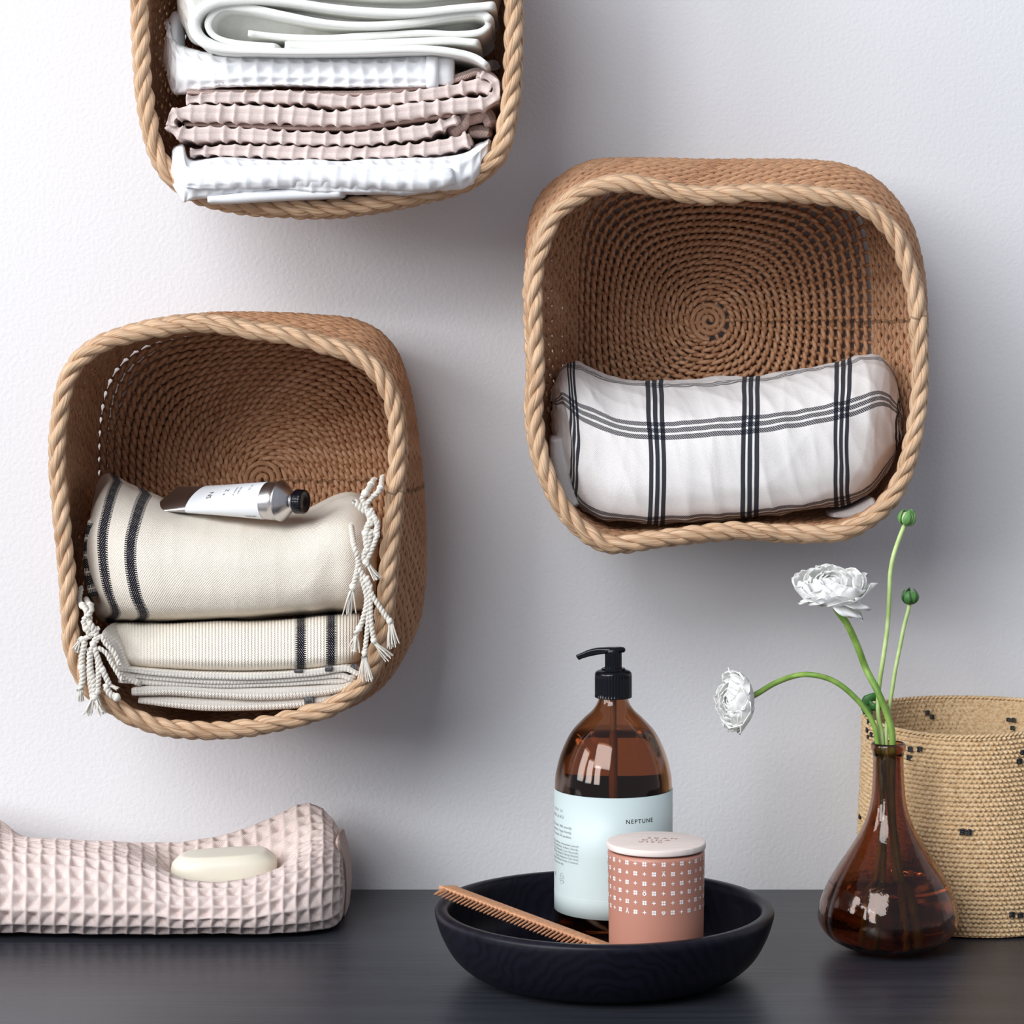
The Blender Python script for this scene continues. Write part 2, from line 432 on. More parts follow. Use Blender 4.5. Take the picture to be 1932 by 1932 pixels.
    def rope(nstr, rs, hel, pitch, hand, off_o, off_b, name, parent):
        turns = round(L/pitch); res = []
        x = np.arange(720)/720*2*PI*turns*hand
        x = x+.35*np.sin(np.arange(720)/720*2*PI*5)
        cpt = ro+out*off_o+b*off_b
        for q in range(nstr):
            a = x+q*2*PI/nstr
            hv = hel*(1+.16*vnoise(cpt, 180, q+3)); w = cpt+out*(hv*np.cos(a))[:, None]+b*(hv*np.sin(a))[:, None]
            V, F, uv = tube(w, rs*(1+.16*vnoise(w, 260, q)), 8 if nstr == 3 and hand < 0 else 6, True, ref=out)
            res.append((V, F, uv))
        return res
    bd = Acc()
    for V, F, uv in rope(3, rimr*.72, rimr*.72, .030, 1, .0036, -.0035, '', None): bd.add(V, F, uv)
    for V, F, uv in rope(2, rimr*.62, rimr*.6, .024, -1, .0012, -.0085, '', None): bd.add(V, F, uv)
    rim = bd.build('rim', STRAWR, root)
    for V, F, uv in rope(3, rimr*1.14, rimr*1.12, .047, -1, 0, .002, '', None):
        s = Acc(); s.add(V, F, uv); s.build('rope_strand', STRAWR, rim)
    return root
def surf_pt(c, circ, B, Mo, R, ix, s):
    Bi, Mi, Ri = B[ix], Mo[ix], R[ix]
    if s <= 1:
        w = s**1.3; return c+s*((1-w)*(circ[ix]-c)+w*(Bi-c))
    f = (s-1)*2
    if f >= 1: g = f-1; p0, p1, p2, p3 = Bi, Mi, Ri, 2*Ri-Mi
    else: g = f; p0, p1, p2, p3 = c+(Bi-c)*.88, Bi, Mi, Ri
    return .5*((2*p1)+(-p0+p2)*g+(2*p0-5*p1+4*p2-p3)*g*g+(-p0+3*p1-3*p2+p3)*g**3)

R_RIGHT = [(1012,700),(1007,600),(1008,518),(1020,469),(1044,411),(1094,367),(1148,349),(1202,349),(1260,361),(1322,370),(1384,367),(1467,365),(1550,371),(1612,384),(1653,407),(1690,448),(1711,502),(1726,560),(1733,643),(1733,743),(1719,839),(1695,913),(1653,967),(1591,1001),(1508,1006),(1384,1001),(1260,1013),(1156,1026),(1107,1004),(1065,959),(1024,872),(1008,780)]
M_RIGHT = [(1008,600),(1006,480),(1012,408),(1032,365),(1068,335),(1112,312),(1160,307),(1240,307),(1343,310),(1508,310),(1591,319),(1648,345),(1685,382),(1712,428),(1728,490),(1735,560),(1734,680),(1722,790),(1695,880),(1648,942),(1580,970),(1460,976),(1340,982),(1220,992),(1140,982),(1075,935),(1038,860),(1016,760),(1009,680)]
B_RIGHT = [(1085,600),(1088,480),(1105,405),(1150,358),(1230,338),(1350,332),(1480,334),(1575,350),(1628,404),(1646,500),(1650,620),(1646,740),(1626,830),(1575,880),(1480,900),(1350,905),(1220,900),(1135,878),(1097,820),(1085,720)]
basket('wide tan woven basket on the wall holding the checked towel', (1338, 605), B_RIGHT, M_RIGHT, R_RIGHT, .00195, .0008, .0023, 20, 27, NS=80, rsp=.0016, grp='woven wall baskets')
R_LEFT = [(109,838),(114,784),(122,738),(141,692),(176,658),(225,637),(279,624),(340,613),(386,611),(425,615),(482,626),(540,633),(597,648),(654,664),(700,691),(727,726),(743,769),(749,819),(749,876),(743,945),(735,1033),(729,1110),(723,1167),(712,1225),(693,1274),(662,1309),(616,1336),(540,1358),(463,1373),(386,1377),(310,1371),(256,1353),(210,1328),(174,1301),(152,1263),(137,1217),(132,1148),(127,1071),(119,995),(111,899)]
M_LEFT = [(132,900),(132,780),(146,708),(195,645),(283,613),(380,600),(470,597),(580,601),(672,612),(730,650),(762,722),(780,820),(791,930),(795,1030),(793,1110),(782,1176),(756,1232),(715,1285),(645,1320),(520,1348),(400,1352),(290,1335),(214,1293),(160,1215),(140,1110),(132,1000)]
B_LEFT = [(180,900),(184,780),(207,702),(262,652),(350,630),(470,622),(590,624),(678,642),(736,692),(763,780),(773,900),(770,1030),(752,1120),(708,1180),(630,1205),(500,1212),(360,1205),(262,1180),(207,1120),(184,1020)]
basket('tall tan woven basket on the wall holding two cream striped towels', (498, 905), B_LEFT, M_LEFT, R_LEFT, .00212, .0013, .0019, 23, 30, NS=80, grp='woven wall baskets')
R_TOP = [(264,-200),(262,-60),(264,0),(265,42),(268,106),(272,170),(281,225),(293,276),(317,322),(365,362),(450,384),(540,391),(624,393),(709,383),(794,366),(870,345),(921,312),(943,280),(955,233),(964,170),(968,85),(968,0),(968,-120),(955,-240),(920,-310),(850,-345),(620,-360),(400,-345),(310,-300),(280,-250)]
basket('tan woven basket cut by the top edge, packed with white and pink towels', (628, -15), rrect(628, -20, 285, 300, 4.5), rrect(620, 0, 335, 352, 5), R_TOP, .0020, .0012, .0020, 21, 28, NS=80, grp='woven wall baskets')


# ------------------------------------------------------------------ towels in the top basket
def sec(u, z0, pts):
    """one cross section: pts = (v, z[, du])"""
    return [P(u+(p[2] if len(p) > 2 else 0), p[0], p[1]) for p in pts]
def puff(st, zf=1.70, zb=1.79, bow=.35):
    """st: rows (u, top v, bottom v); a soft folded bundle with a rounded front"""
    out = []
    for r in st:
        u, vt, vb = r[:3]; f = zf if len(r) < 4 else r[3]; h = vb-vt; e = min(.03, h*PX(zf)*.5)
        out.append(sec(u, 0, [(vb-.10*h, zb), (vb, zb-.04), (vb-.01*h, f+e*.7), (vb-.16*h, f+e*.16), (vb-.38*h, f), (vb-.62*h, f+.001), (vb-.84*h, f+e*.25), (vt+.03*h, f+e*.9), (vt, f+e*1.9), (vt+.04*h, zb)]))
    return out
g = 'folded towels stacked in the top basket'
t = thing('folded_towel', 'cream-white towel with a looped fold, uppermost in the top basket stack', 'towel', g, loc=P(650, 60, 1.75))
wf = waffle(.0105, .0016, .5)
loft('fold_body', puff([(345,-120,50,1.70),(362,-140,80,1.69),(400,-140,90,1.70),(480,-140,92,1.70),(600,-140,93,1.70),(720,-140,92,1.70),(820,-140,80,1.70),(890,-140,70,1.705),(925,-130,50,1.715)]), CREAM, t, 220, 200, lambda U, V: wf(U, V)*.7, (.008, .01), lump=.0008)
ribbon('fold_layer', [(930,10,7),(860,16,7),(780,24,8),(700,22,8),(620,14,8),(540,2,8),(470,-2,9),(410,2,10),(375,22,10),(365,50,10),(385,78,10),(430,92,8),(500,96,6),(600,97,6),(700,94,6),(800,92,6),(870,100,6),(905,112,6),(918,122,5)], 1.672, 1.80, CREAM, t, 260, 40, lump=.0005)
ribbon('fold_layer', [(925,36,6),(905,24,7),(880,24,7),(840,30,7),(780,42,7),(700,48,7),(620,44,7),(540,30,7),(470,16,7),(420,14,8),(396,34,8),(394,56,7),(412,72,6),(450,82,6),(520,88,5)], 1.676, 1.80, CREAM, t, 240, 40, lump=.0005, seed=3)
ribbon('fold_layer', [(915,30,6),(922,44,6),(905,60,6),(860,64,6),(800,62,6),(720,66,7),(620,72,7),(540,70,6),(470,62,5)], 1.680, 1.80, CREAM, t, 200, 40, lump=.0005, seed=4)
ribbon('fold_layer', [(900,80,6),(850,76,6),(780,78,7),(700,82,7),(620,86,7),(540,84,6)], 1.678, 1.80, CREAM, t, 160, 40, lump=.0004, seed=5)
ribbon('fold_layer', [(935,-40,9),(860,-22,9),(760,-12,9),(640,-16,9),(540,-26,9),(440,-36,9)], 1.672, 1.80, CREAM, t, 160, 40, lump=.0006, seed=6)
t = thing('folded_towel', 'bright white waffle towel with a wide flat hem, second from top in the top basket', 'towel', g, loc=P(600, 120, 1.75))
wf2 = waffle(.0108, .0036, .5)
loft('fold_body', puff([(318,40,150,1.715),(328,72,175,1.70),(350,90,176,1.69),(420,103,166,1.685),(520,106,163,1.685),(620,107,166,1.685),(720,105,167,1.685),(790,103,166,1.685),(818,103,166,1.687)]), WHITE, t, 280, 150, wf2, (.007, .003), lump=.0009, seed=2)
loft('fold_body', puff([(314,60,130,1.74),(322,30,140,1.73),(334,24,150,1.73),(344,30,150,1.74)]), WHITE, t, 60, 90, None, (.004, .004), lump=.0010, seed=2)
loft('fold_body', puff([(885,120,130,1.76),(905,118,132,1.75),(928,112,132,1.75),(938,114,130,1.76)]), WHITE, t, 60, 60, None, (.004, .004), lump=.0010, seed=3)
loft('hem', puff([(806,103,167,1.682),(820,103,167,1.681),(826,103,167,1.684)]), WHITE, t, 40, 90, None, (.002, .002), lump=.0002)
loft('hem', puff([(822,103,160,1.688),(842,104,163,1.687),(854,106,160,1.69)]), WHITE, t, 40, 90, None, (.002, .002), lump=.0002)
t = thing('folded_towel', 'dusty pink waffle towel in thick folds, middle of the top basket stack', 'towel', g, loc=P(620, 220, 1.75))
wp = waffle(.0105, .0030, 0, v0=.005)
def pinkrib(U, V):
    fx = np.abs((U+.0008*np.sin(V*400))/.0103 % 1-.5)*2
    return .0024*(fx**3-.6)*(.8+.4*np.sin(U*170))
ribbon('fold_layer', [(352,188,10),(400,184,11),(470,183,12),(540,182,13),(600,186,14),(650,190,13),(720,186,13),(800,178,13),(860,168,14),(900,160,14),(925,168,12)], 1.683, 1.78, PINK, t, 330, 70, pinkrib, lump=.0006, seed=8)
ribbon('fold_layer', [(322,236,9),(328,216,12),(370,212,17),(450,214,18),(540,216,17),(620,222,16),(700,218,16),(790,206,16),(860,198,15),(915,192,13),(936,174,10),(930,150,8),(905,140,7)], 1.680, 1.78, PINK, t, 420, 70, pinkrib, lump=.0006, seed=9)
ribbon('fold_layer', [(318,236,9),(345,252,13),(420,252,15),(500,256,14),(580,260,13),(660,261,13),(740,254,13),(800,246,13),(840,232,10),(862,224,8)], 1.681, 1.78, PINK, t, 360, 70, pinkrib, lump=.0006, seed=10)
ribbon('fold_layer', [(360,288,8),(400,284,11),(480,284,13),(560,287,13),(640,288,13),(720,286,13),(800,280,13),(850,272,14),(882,262,15)], 1.684, 1.78, PINK, t, 330, 70, pinkrib, lump=.0006, seed=11)
for pth, zz, sd in (([(355,172,4),(420,174,4),(500,174,4),(600,176,4),(720,173,4),(850,150,6),(900,134,6),(935,150,6),(938,180,6)], 1.694, 1), ([(350,234,4),(450,236,4),(560,240,5),(680,238,5),(790,224,5),(850,216,5)], 1.690, 2), ([(850,248,18),(872,230,14),(880,214,8)], 1.692, 3), ([(880,222,14),(915,214,14),(926,232,12)], 1.70, 4), ([(885,248,9),(905,246,12),(922,248,9)], 1.705, 5)):
    ribbon('hem_edge', pth, zz, 1.77, PINKH, t, 160, 40, lump=.0004, seed=sd+20)
t = thing('folded_towel', 'white waffle towel overhanging the rim, bottom of the top basket stack', 'towel', g, loc=P(620, 330, 1.75))
wf3 = waffle(.0105, .0022, .5)
loft('fold_body', puff([(332,278,360,1.668),(345,274,382,1.660),(357,299,379,1.657),(380,301,374,1.656),(440,297,366,1.656),(520,300,360,1.656),(620,302,364,1.656),(720,301,366,1.658),(800,296,364,1.66),(860,293,360,1.664),(884,285,352,1.668),(899,274,342,1.671),(912,268,320,1.676)], zb=1.745), WHITE, t, 280, 150, wf3, (.006, .010), lump=.0016, lumpscale=90, seed=12)
ribbon('fold_layer', [(352,346,8),(400,344,14),(480,338,18),(560,332,20),(640,334,22),(720,338,22),(800,338,20),(850,332,16)], 1.6525, 1.735, WHITE, t, 260, 60, lambda U, V: wf3(U, V), (.002, .004), lump=.0010, seed=13)
ribbon('hem', [(392,376,6),(430,374,8),(500,368,10),(570,365,9),(640,363,8)], 1.660, 1.72, WHITE, t, 90, 30, None, (.001, .003), lump=.0003)

# ------------------------------------------------------------------ checked towel in the right basket
def check_mat():
    m = cloth('checked_linen', (.80, .775, .765), (.74, .71, .70), 900, .45, .0004)
    uu, vv = m.sep.outputs[0], m.sep.outputs[1]
    nz = m.n('TexNoise'); nz.inputs['Scale'].default_value = 14; tc = m.n('TexCoord'); m.l(tc.outputs['UV'], nz.inputs['Vector'])
    uw = m.math('ADD', uu, m.math('MULTIPLY', m.math('SUBTRACT', nz.outputs['Fac'], .5), .004))
    vw = m.math('ADD', vv, m.math('MULTIPLY', m.math('SUBTRACT', nz.outputs['Fac'], .5), .004))
    def trip(x, period, off):
        d = m.math('SUBTRACT', m.math('MODULO', m.math('ADD', x, 10*period-off+period/2), period), period/2)
        return bands(m, d, (-.0048, 0, .0048), .00165)
    a = trip(uw, .0690, CHK[0]); b = trip(vw, .0625, CHK[1])
    hatch = m.math('SINE', m.math('MULTIPLY', m.math('ADD', uu, vv), 3800)); hatch = m.math('GREATER_THAN', hatch, -.86)
    b = m.math('MULTIPLY', b, hatch)
    f = m.math('MINIMUM', m.math('MULTIPLY', m.math('ADD', m.math('MULTIPLY', a, .96), m.math('MULTIPLY', b, .92)), 1.0), 1.0)
    base = m.b.inputs['Base Color'].links[0].from_socket
    m.color(m.mix(f, base, (.008, .010, .020))); return m.m
def crumple(amp, seed, sc=1.0):
    def f(U, V):
        r = np.random.RandomState(seed); h = 0
        for k in range(9):
            a = r.rand()*6.28; w = (45+r.rand()*110)*sc; x = (U*math.cos(a)+V*math.sin(a)*.7)*w+r.rand()*6+1.2*np.sin(U*31+V*23+k)
            h = h+(1-np.abs(np.sin(x)))**2.2/(w/60)
        return amp*(h/5-.35)
    return f
CHK = (.0350, .0935)
t = thing('checked_towel', 'off-white towel with dark triple-line checks rolled in the wide basket', 'towel', loc=P(1370, 840, 1.75))
st = []
for (u, vt, vb, f, bw) in [(1048,720,838,1.73,0),(1060,692,880,1.715,2),(1085,688,955,1.70,6),(1120,700,984,1.695,8),(1160,715,994,1.69,8),(1220,722,998,1.687,4),(1300,722,997,1.686,2),(1370,717,992,1.686,0),(1440,712,985,1.686,0),(1500,702,976,1.688,0),(1560,690,966,1.69,0),(1600,680,962,1.692,-4),(1640,671,945,1.698,-6),(1666,676,915,1.705,-8),(1684,700,880,1.715,-6),(1694,750,845,1.73,0)]:
    h = vb-vt
    st.append(sec(u, 0, [(vb-95, 1.80), (vb-45, 1.79, 0), (vb-14, 1.745, 0), (vb-.05*h, f+.018, bw*.3), (vb-.2*h, f+.003, bw), (vb-.42*h, f, bw*1.3), (vb-.62*h, f+.004, bw), (vb-.8*h, f+.018, bw*.3), (vt+.06*h, f+.045, 0), (vt, f+.082, 0), (vt+14, 1.80)]))
o = loft('towel_body', st, check_mat(), t, 300, 220, crumple(.0042, 3), (.006, .006), lump=.0012, lumpscale=50, seed=5)
CHKM = o.data.materials[0]
LINEN = cloth('plain_linen', (.80, .775, .765), (.74, .71, .70), 900, .45, .0004).m
ribbon('inner_fold', [(1050,830,12),(1054,870,16),(1064,915,18),(1082,955,14)], 1.716, 1.79, LINEN, t, 90, 60, lump=.001, seed=4, uoff=.047, voff=.045)
ribbon('inner_fold', [(1575,972,5),(1610,968,10),(1650,950,12)], 1.722, 1.76, LINEN, t, 60, 40, lump=.001, seed=4, uoff=.045, voff=.05)

# ------------------------------------------------------------------ striped towels in the left basket
def stripe_mat(name, cs, w, ribs):
    m = cloth(name, (.88, .815, .715), (.82, .745, .64), 620, .7, .0006, ribs=ribs)
    uu, vv = m.sep.outputs[0], m.sep.outputs[1]
    mask = bands(m, uu, cs, w)
    core = bands(m, uu, cs, w*.62)
    cx = m.math('SINE', m.math('MULTIPLY', uu, 6.28/.0016)); cy = m.math('SINE', m.math('MULTIPLY', vv, 6.28/.0019))
    dots = m.math('GREATER_THAN', m.math('MULTIPLY', cx, cy), .78)
    fringe = m.math('GREATER_THAN', m.math('SINE', m.math('MULTIPLY', vv, 6.28/.0012)), -.25)
    blk = m.math('ADD', m.math('MULTIPLY', core, m.math('SUBTRACT', 1, dots)), m.math('MULTIPLY', m.math('SUBTRACT', mask, core), fringe))
    base = m.b.inputs['Base Color'].links[0].from_socket
    m.color(m.mix(blk, base, (.006, .006, .014))); return m.m
SU = stripe_mat('striped_cotton_weave', (.0300, .0525), .0046, 0)
t = thing('striped_towel', 'cream towel folded over with two black stripes at left, under the tube', 'towel', 'striped cotton towels in the tall basket', loc=P(430, 1060, 1.75))
st = []
for (u, vt, vb, f) in [(172,950,1128,1.715),(184,912,1158,1.70),(205,905,1168,1.692),(240,922,1172,1.687),(285,940,1172,1.685),(330,956,1170,1.685),(400,966,1168,1.685),(470,974,1166,1.685),(540,974,1160,1.687),(590,962,1157,1.688),(625,945,1154,1.69),(660,936,1153,1.692),(690,944,1150,1.70),(704,965,1140,1.712)]:
    h = vb-vt; bw = -14 if u < 320 else -14*max(0, 1-(u-320)/150)
    st.append(sec(u, 0, [(vb-16, 1.80), (vb+1, 1.77), (vb, 1.735), (vb-.05*h, f+.014, 10 if u < 400 else 0), (vb-.2*h, f+.002, bw*.3), (vb-.42*h, f, bw), (vb-.62*h, f+.004, bw), (vb-.80*h, f+.018, bw*.3), (vt+.07*h, f+.042, 6), (vt, f+.075, 14 if u < 320 else 0), (vt+10, 1.80)]))
loft('towel_body', st, SU, t, 220, 160, crumple(.0012, 8), (.005, .005), lump=.0009, seed=15)
ribbon('folded_edge', [(172,985,8),(166,1030,9),(168,1080,10),(176,1120,8)], 1.706, 1.80, stripe_mat('striped_cotton_edge', (.006, .018, .03, .042, .054), .0055, 0), t, 90, 40, lump=.001, seed=4)
up_t = t
SL = stripe_mat('striped_ribbed_cotton', (.1440, .1660), .0040, 420)
t = thing('striped_towel', 'cream ribbed towel with stripes at right, lowest in the tall basket', 'towel', 'striped cotton towels in the tall basket', loc=P(440, 1240, 1.75))
st = []
for (u, vt, vb, f) in [(212,1176,1232,1.705),(232,1174,1252,1.695),(262,1174,1260,1.69),(320,1175,1263,1.686),(400,1172,1266,1.684),(480,1171,1266,1.684),(560,1166,1264,1.684),(620,1160,1260,1.686),(655,1158,1256,1.69),(676,1156,1248,1.697)]:
    h = vb-vt
    st.append(sec(u, 0, [(vb-22, 1.79), (vb, 1.75), (vb, f+.012), (vb-.15*h, f-.002), (vb-.4*h, f), (vb-.7*h, f+.006), (vt+.05*h, f+.02), (vt, f+.05), (vt+5, 1.79)]))
loft('towel_body', st, SL, t, 200, 120, crumple(.0007, 9), (.004, .004), lump=.0006, seed=16)
RIB = cloth('ribbed_cotton', (.88, .83, .76), (.83, .77, .69), 620, .6, .0005, ribs=420).m
NAVY = cloth('black_woven_patch', (.014, .014, .026), (.2, .19, .19), 900, .6, .0005).m
for k, (pth, zz) in enumerate((
    ([(225,1262,3),(300,1270,5),(400,1276,6),(500,1276,6),(590,1270,6),(650,1262,6),(676,1272,5)], 1.682),
    ([(228,1272,3),(300,1279,4),(400,1285,5),(500,1284,5),(590,1278,5),(640,1274,5),(664,1282,4)], 1.684),
    ([(226,1284,4),(300,1288,5),(400,1292,5),(500,1291,5),(600,1286,5),(650,1284,5),(668,1276,5)], 1.685),
    ([(250,1306,7),(320,1302,11),(400,1307,12),(500,1310,12),(600,1304,12),(645,1296,11),(668,1284,8)], 1.684),
    ([(262,1322,6),(320,1326,10),(400,1331,11),(500,1330,11),(590,1323,11),(635,1312,10),(664,1296,7)], 1.688))):
    ribbon('folded_layer', pth, zz, 1.76, RIB, t, 260, 44, lump=.0006, seed=30+k, ends=(.002, .004))
for (u, v, w, h, zz) in ((563,1266,7,3,1.6815),(620,1261,6,5,1.6805),(583,1322,8,10,1.6865),(634,1312,9,5,1.6875),(668,1262,5,8,1.6835)):
    loft('black_patch', [sec(u+a*w, 0, [(v+h, zz+.004), (v+h, zz), (v, zz-.0015), (v-h, zz), (v-h, zz+.004)]) for a in (-1, -.3, .3, 1)], NAVY, t, 20, 20, None, (.0004, .0004), lump=.0002)
lo_t = t
ribbon('corner_flap', [(196,1196,6),(212,1220,12),(222,1250,14),(238,1276,10),(262,1290,5)], 1.682, 1.74, RIB, lo_t, 90, 40, lump=.001, seed=44)
# ---- twisted fringe cords
CORD = cloth('cotton_cord', (.88, .84, .765), (.82, .765, .68), 500, .5, .0004).m
def tassel(parent, path, z, fray=None, r=.0013, knot=None):
    q = [P(u, v, zz) for (u, v, zz) in [(p[0], p[1], z if len(p) < 3 else p[2]) for p in path]]
    n = 60; pts, L = resample(q, n); T = norm(np.gradient(pts, axis=0)); a = np.array([.3, 1, .1]); N = norm(a-T*(T@a)[:, None]); B = np.cross(T, N)
    ac = QAcc(); x = np.linspace(0, L/.0058*2*PI, n)+rng.rand()*6
    for qn in (0, 1):
        w = pts+(N*np.cos(x+qn*PI)[:, None]+B*np.sin(x+qn*PI)[:, None])*r*.62
        ac.add(*tube(w, r*.92, 6))
    def blob(c, rr):
        th = np.linspace(0.05, PI-.05, 7); V = []
        for tt in th:
            for kk in range(8):
                aa = kk/8*2*PI; rad = rr*math.sin(tt)*(1+.12*math.sin(3*aa+tt*4)); V.append((c[0]+rad*math.cos(aa), c[1]+rad*math.sin(aa), c[2]+rr*1.05*math.cos(tt)))
        ac.add(np.array(V), grid_faces(7, 8, False, True))
    if knot is not None:
        for kk in (knot if isinstance(knot, (list, tuple)) else [knot]): blob(pts[int(kk*(n-1))], r*1.75)
    if fray:
        e = pts[-1]; f = np.array(P(fray[0], fray[1], z+.0005)); d = f-e; ln = np.linalg.norm(d)
        sd = norm(np.cross(d, [0, 1, 0])); 
        for k in range(14):
            off = rng.normal()*ln*.12; o2 = rng.normal()*.0012; q = [e+sd*rng.normal()*r*.5, e+d*.5+sd*off*.8+[0, o2, 0], e+d*(.85+.25*rng.rand())+sd*off*1.3+[0, o2*2, 0]]
            pp, _ = resample(q, 7); ac.add(*tube(pp, np.linspace(.0009, .00035, 7), 4))
    return ac.build('fringe_tassel', CORD, parent)
for a in [([(706,905,1.70),(694,925),(684,940),(694,965),(702,990)], None, .0016, (.3, .6)),
          ([(722,900,1.70),(716,925),(700,940),(690,960),(712,985),(706,1012)], None, .0015, (.4, .8)),
          ([(668,945),(682,960),(700,975),(690,1005),(694,1040)], None, .0017, (.35, .7)),
          ([(662,990,1.688),(668,1030),(676,1060),(668,1100),(664,1112)], (658,1160), .0015, .98),
          ([(700,1000),(694,1030),(686,1050),(694,1066)], (712,1092), .0015, .9),
          ([(700,960),(712,1000),(700,1040),(690,1060)], None, .0014, (.2, .5)),
          ([(692,1088),(700,1118),(716,1145),(730,1165),(737,1174)], (743,1220), .0014, .97),
          ([(690,1090),(698,1130),(700,1175),(706,1212)], (736,1240), .0014, .97),
          ([(682,1090),(692,1130),(684,1170),(672,1196)], (668,1228), .0014, .9),
          ([(694,1120),(694,1170),(690,1215),(687,1238)], (692,1282), .0013, .96),
          ([(676,1070),(684,1085),(692,1095),(700,1110)], None, .0015, .6)]:
    tassel(up_t, a[0], 1.668, a[1], a[2], a[3])
for a in [([(153,1108,1.70),(150,1135,1.69),(162,1150),(168,1175),(176,1190)], None, .0015, (.5,)),
          ([(162,1130,1.70),(172,1152),(158,1172),(170,1200)], None, .0015, (.4, .9)),
          ([(172,1140,1.69),(168,1170),(182,1195),(176,1215)], None, .0015, (.5, 1)),
          ([(186,1185),(170,1200),(150,1208)], (143,1228), .0013, .9),
          ([(180,1212),(190,1200),(200,1215),(216,1232),(226,1256)], None, .0013, None),
          ([(160,1210),(154,1245),(156,1280),(152,1300)], (154,1322), .0016, .55),
          ([(170,1225),(170,1260),(177,1290),(179,1318)], (196,1346), .0017, .97),
          ([(172,1222),(168,1262),(172,1300),(176,1316)], (168,1348), .0014, .97),
          ([(178,1222),(188,1252),(200,1278),(206,1292)], (222,1300), .0015, .6),
          ([(184,1240),(186,1270),(184,1300),(182,1312)], (186,1336), .0015, .9),
          ([(200,1292),(204,1304),(212,1312),(221,1316)], None, .0017, .97),
          ([(186,1222),(200,1232),(210,1250),(222,1270),(232,1285)], None, .0012, None)]:
    tassel(lo_t, a[0], 1.666, a[1], a[2], a[3])

# ------------------------------------------------------------------ hand cream tube
def frame_from(a, b):
    a, b = np.array(a), np.array(b); x = norm(b-a); z = np.array([0, 0, 1.]); z = norm(z-x*z.dot(x)); y = np.cross(z, x); return x, y, z, np.linalg.norm(b-a)
t = thing('cream_tube', 'crimped aluminium cream tube with white label and black cap on the towel', 'tube', loc=P(440, 945, 1.72))
A = P(308, 937, 1.748); Bp = P(528, 945, 1.708); X, Y, Z, LL = frame_from(A, Bp)
rt = 37.5*PX(1.708); _y = Y*math.cos(.40)+Z*math.sin(.40); Z = Z*math.cos(.40)-Y*math.sin(.40); Y = _y
def tubering(f, grow=0, n=64):
    """f along 0 crimp .. 1 shoulder"""
    a = np.arange(n)/n*2*PI; k = min(1, f*1.0)**.75
    hw = (1-k)*rt*1.52+k*rt+grow; hh = (1-k)*.0006+k*rt+grow
    c = np.array(A)*(1-f)+np.array(Bp)*f
    c = c-Z*(1-k)*0.002
    return c+np.cos(a)[:, None]*Y*hw+np.sin(a)[:, None]*Z*hh
def ringmesh(name, rings, mat, parent, cap=(False, False)):
    V = np.concatenate(rings); n = len(rings[0]); F = grid_faces(len(rings), n, False, True)
    u = np.repeat(np.arange(len(rings)), n)/len(rings); uv = np.stack([u, np.tile(np.arange(n)/n, len(rings))], 1)
    fl = [tuple(f) for f in F.tolist()]
    if cap[0]: fl.append(tuple(range(n))[::-1])
    if cap[1]: fl.append(tuple(range((len(rings)-1)*n, len(rings)*n)))
    return pmesh(name, V, fl, mat, parent, True, uv)
ALU = M('brushed_aluminium', (.62, .60, .60), .30, Metallic=1.0)
ALU.bump(ALU.noise(ALU.uv(1, 1, 1, obj=True), 260, 2), .12, .0006); ALU = ALU.m
rings = [tubering(f) for f in np.concatenate([[0, .01, .03], np.linspace(.06, 1, 26)])]
def circ_ring(x, r, n=64):
    a = np.arange(n)/n*2*PI; return np.array(Bp)+X*x+np.cos(a)[:, None]*Y*r+np.sin(a)[:, None]*Z*r
rings += [circ_ring(x, r) for x, r in ((.0006, rt*1.03), (.0016, rt*1.03), (.0022, rt*.98), (.004, rt*.90), (.007, rt*.70), (.010, rt*.44), (.0108, rt*.36))]
ringmesh('tube_body', rings, ALU, t, (True, True))
LBL = M('white_tube_label', (.80, .82, .85), .45).m
ringmesh('tube_label', [tubering(f, .00018) for f in np.linspace(.30, .90, 24)], LBL, t)
INK = M('label_ink', (.02, .02, .025), .5).m; GREYINK = M('grey_ink', (.25, .26, .28), .5).m
ringmesh('neck', [circ_ring(x, rt*.34, 32) for x in (.0095, .0105, .0125, .0145)], LBL, t, (True, True))
def knurl(x, r, n=96):
    a = np.arange(n)/n*2*PI; rr = r*(1+.022*np.cos(a*32)); return np.array(Bp)+X*x+(np.cos(a)*rr)[:, None]*Y+(np.sin(a)*rr)[:, None]*Z
rc = rt*.60
ringmesh('cap', [knurl(x, r) for x, r in ((.0128, rc*.5), (.0130, rc*.94), (.0138, rc), (.0165, rc), (.0195, rc), (.0205, rc*.96), (.0208, rc*.86), (.0204, rc*.80), (.0204, rc*.02))], BLACKP, t, (True, True))

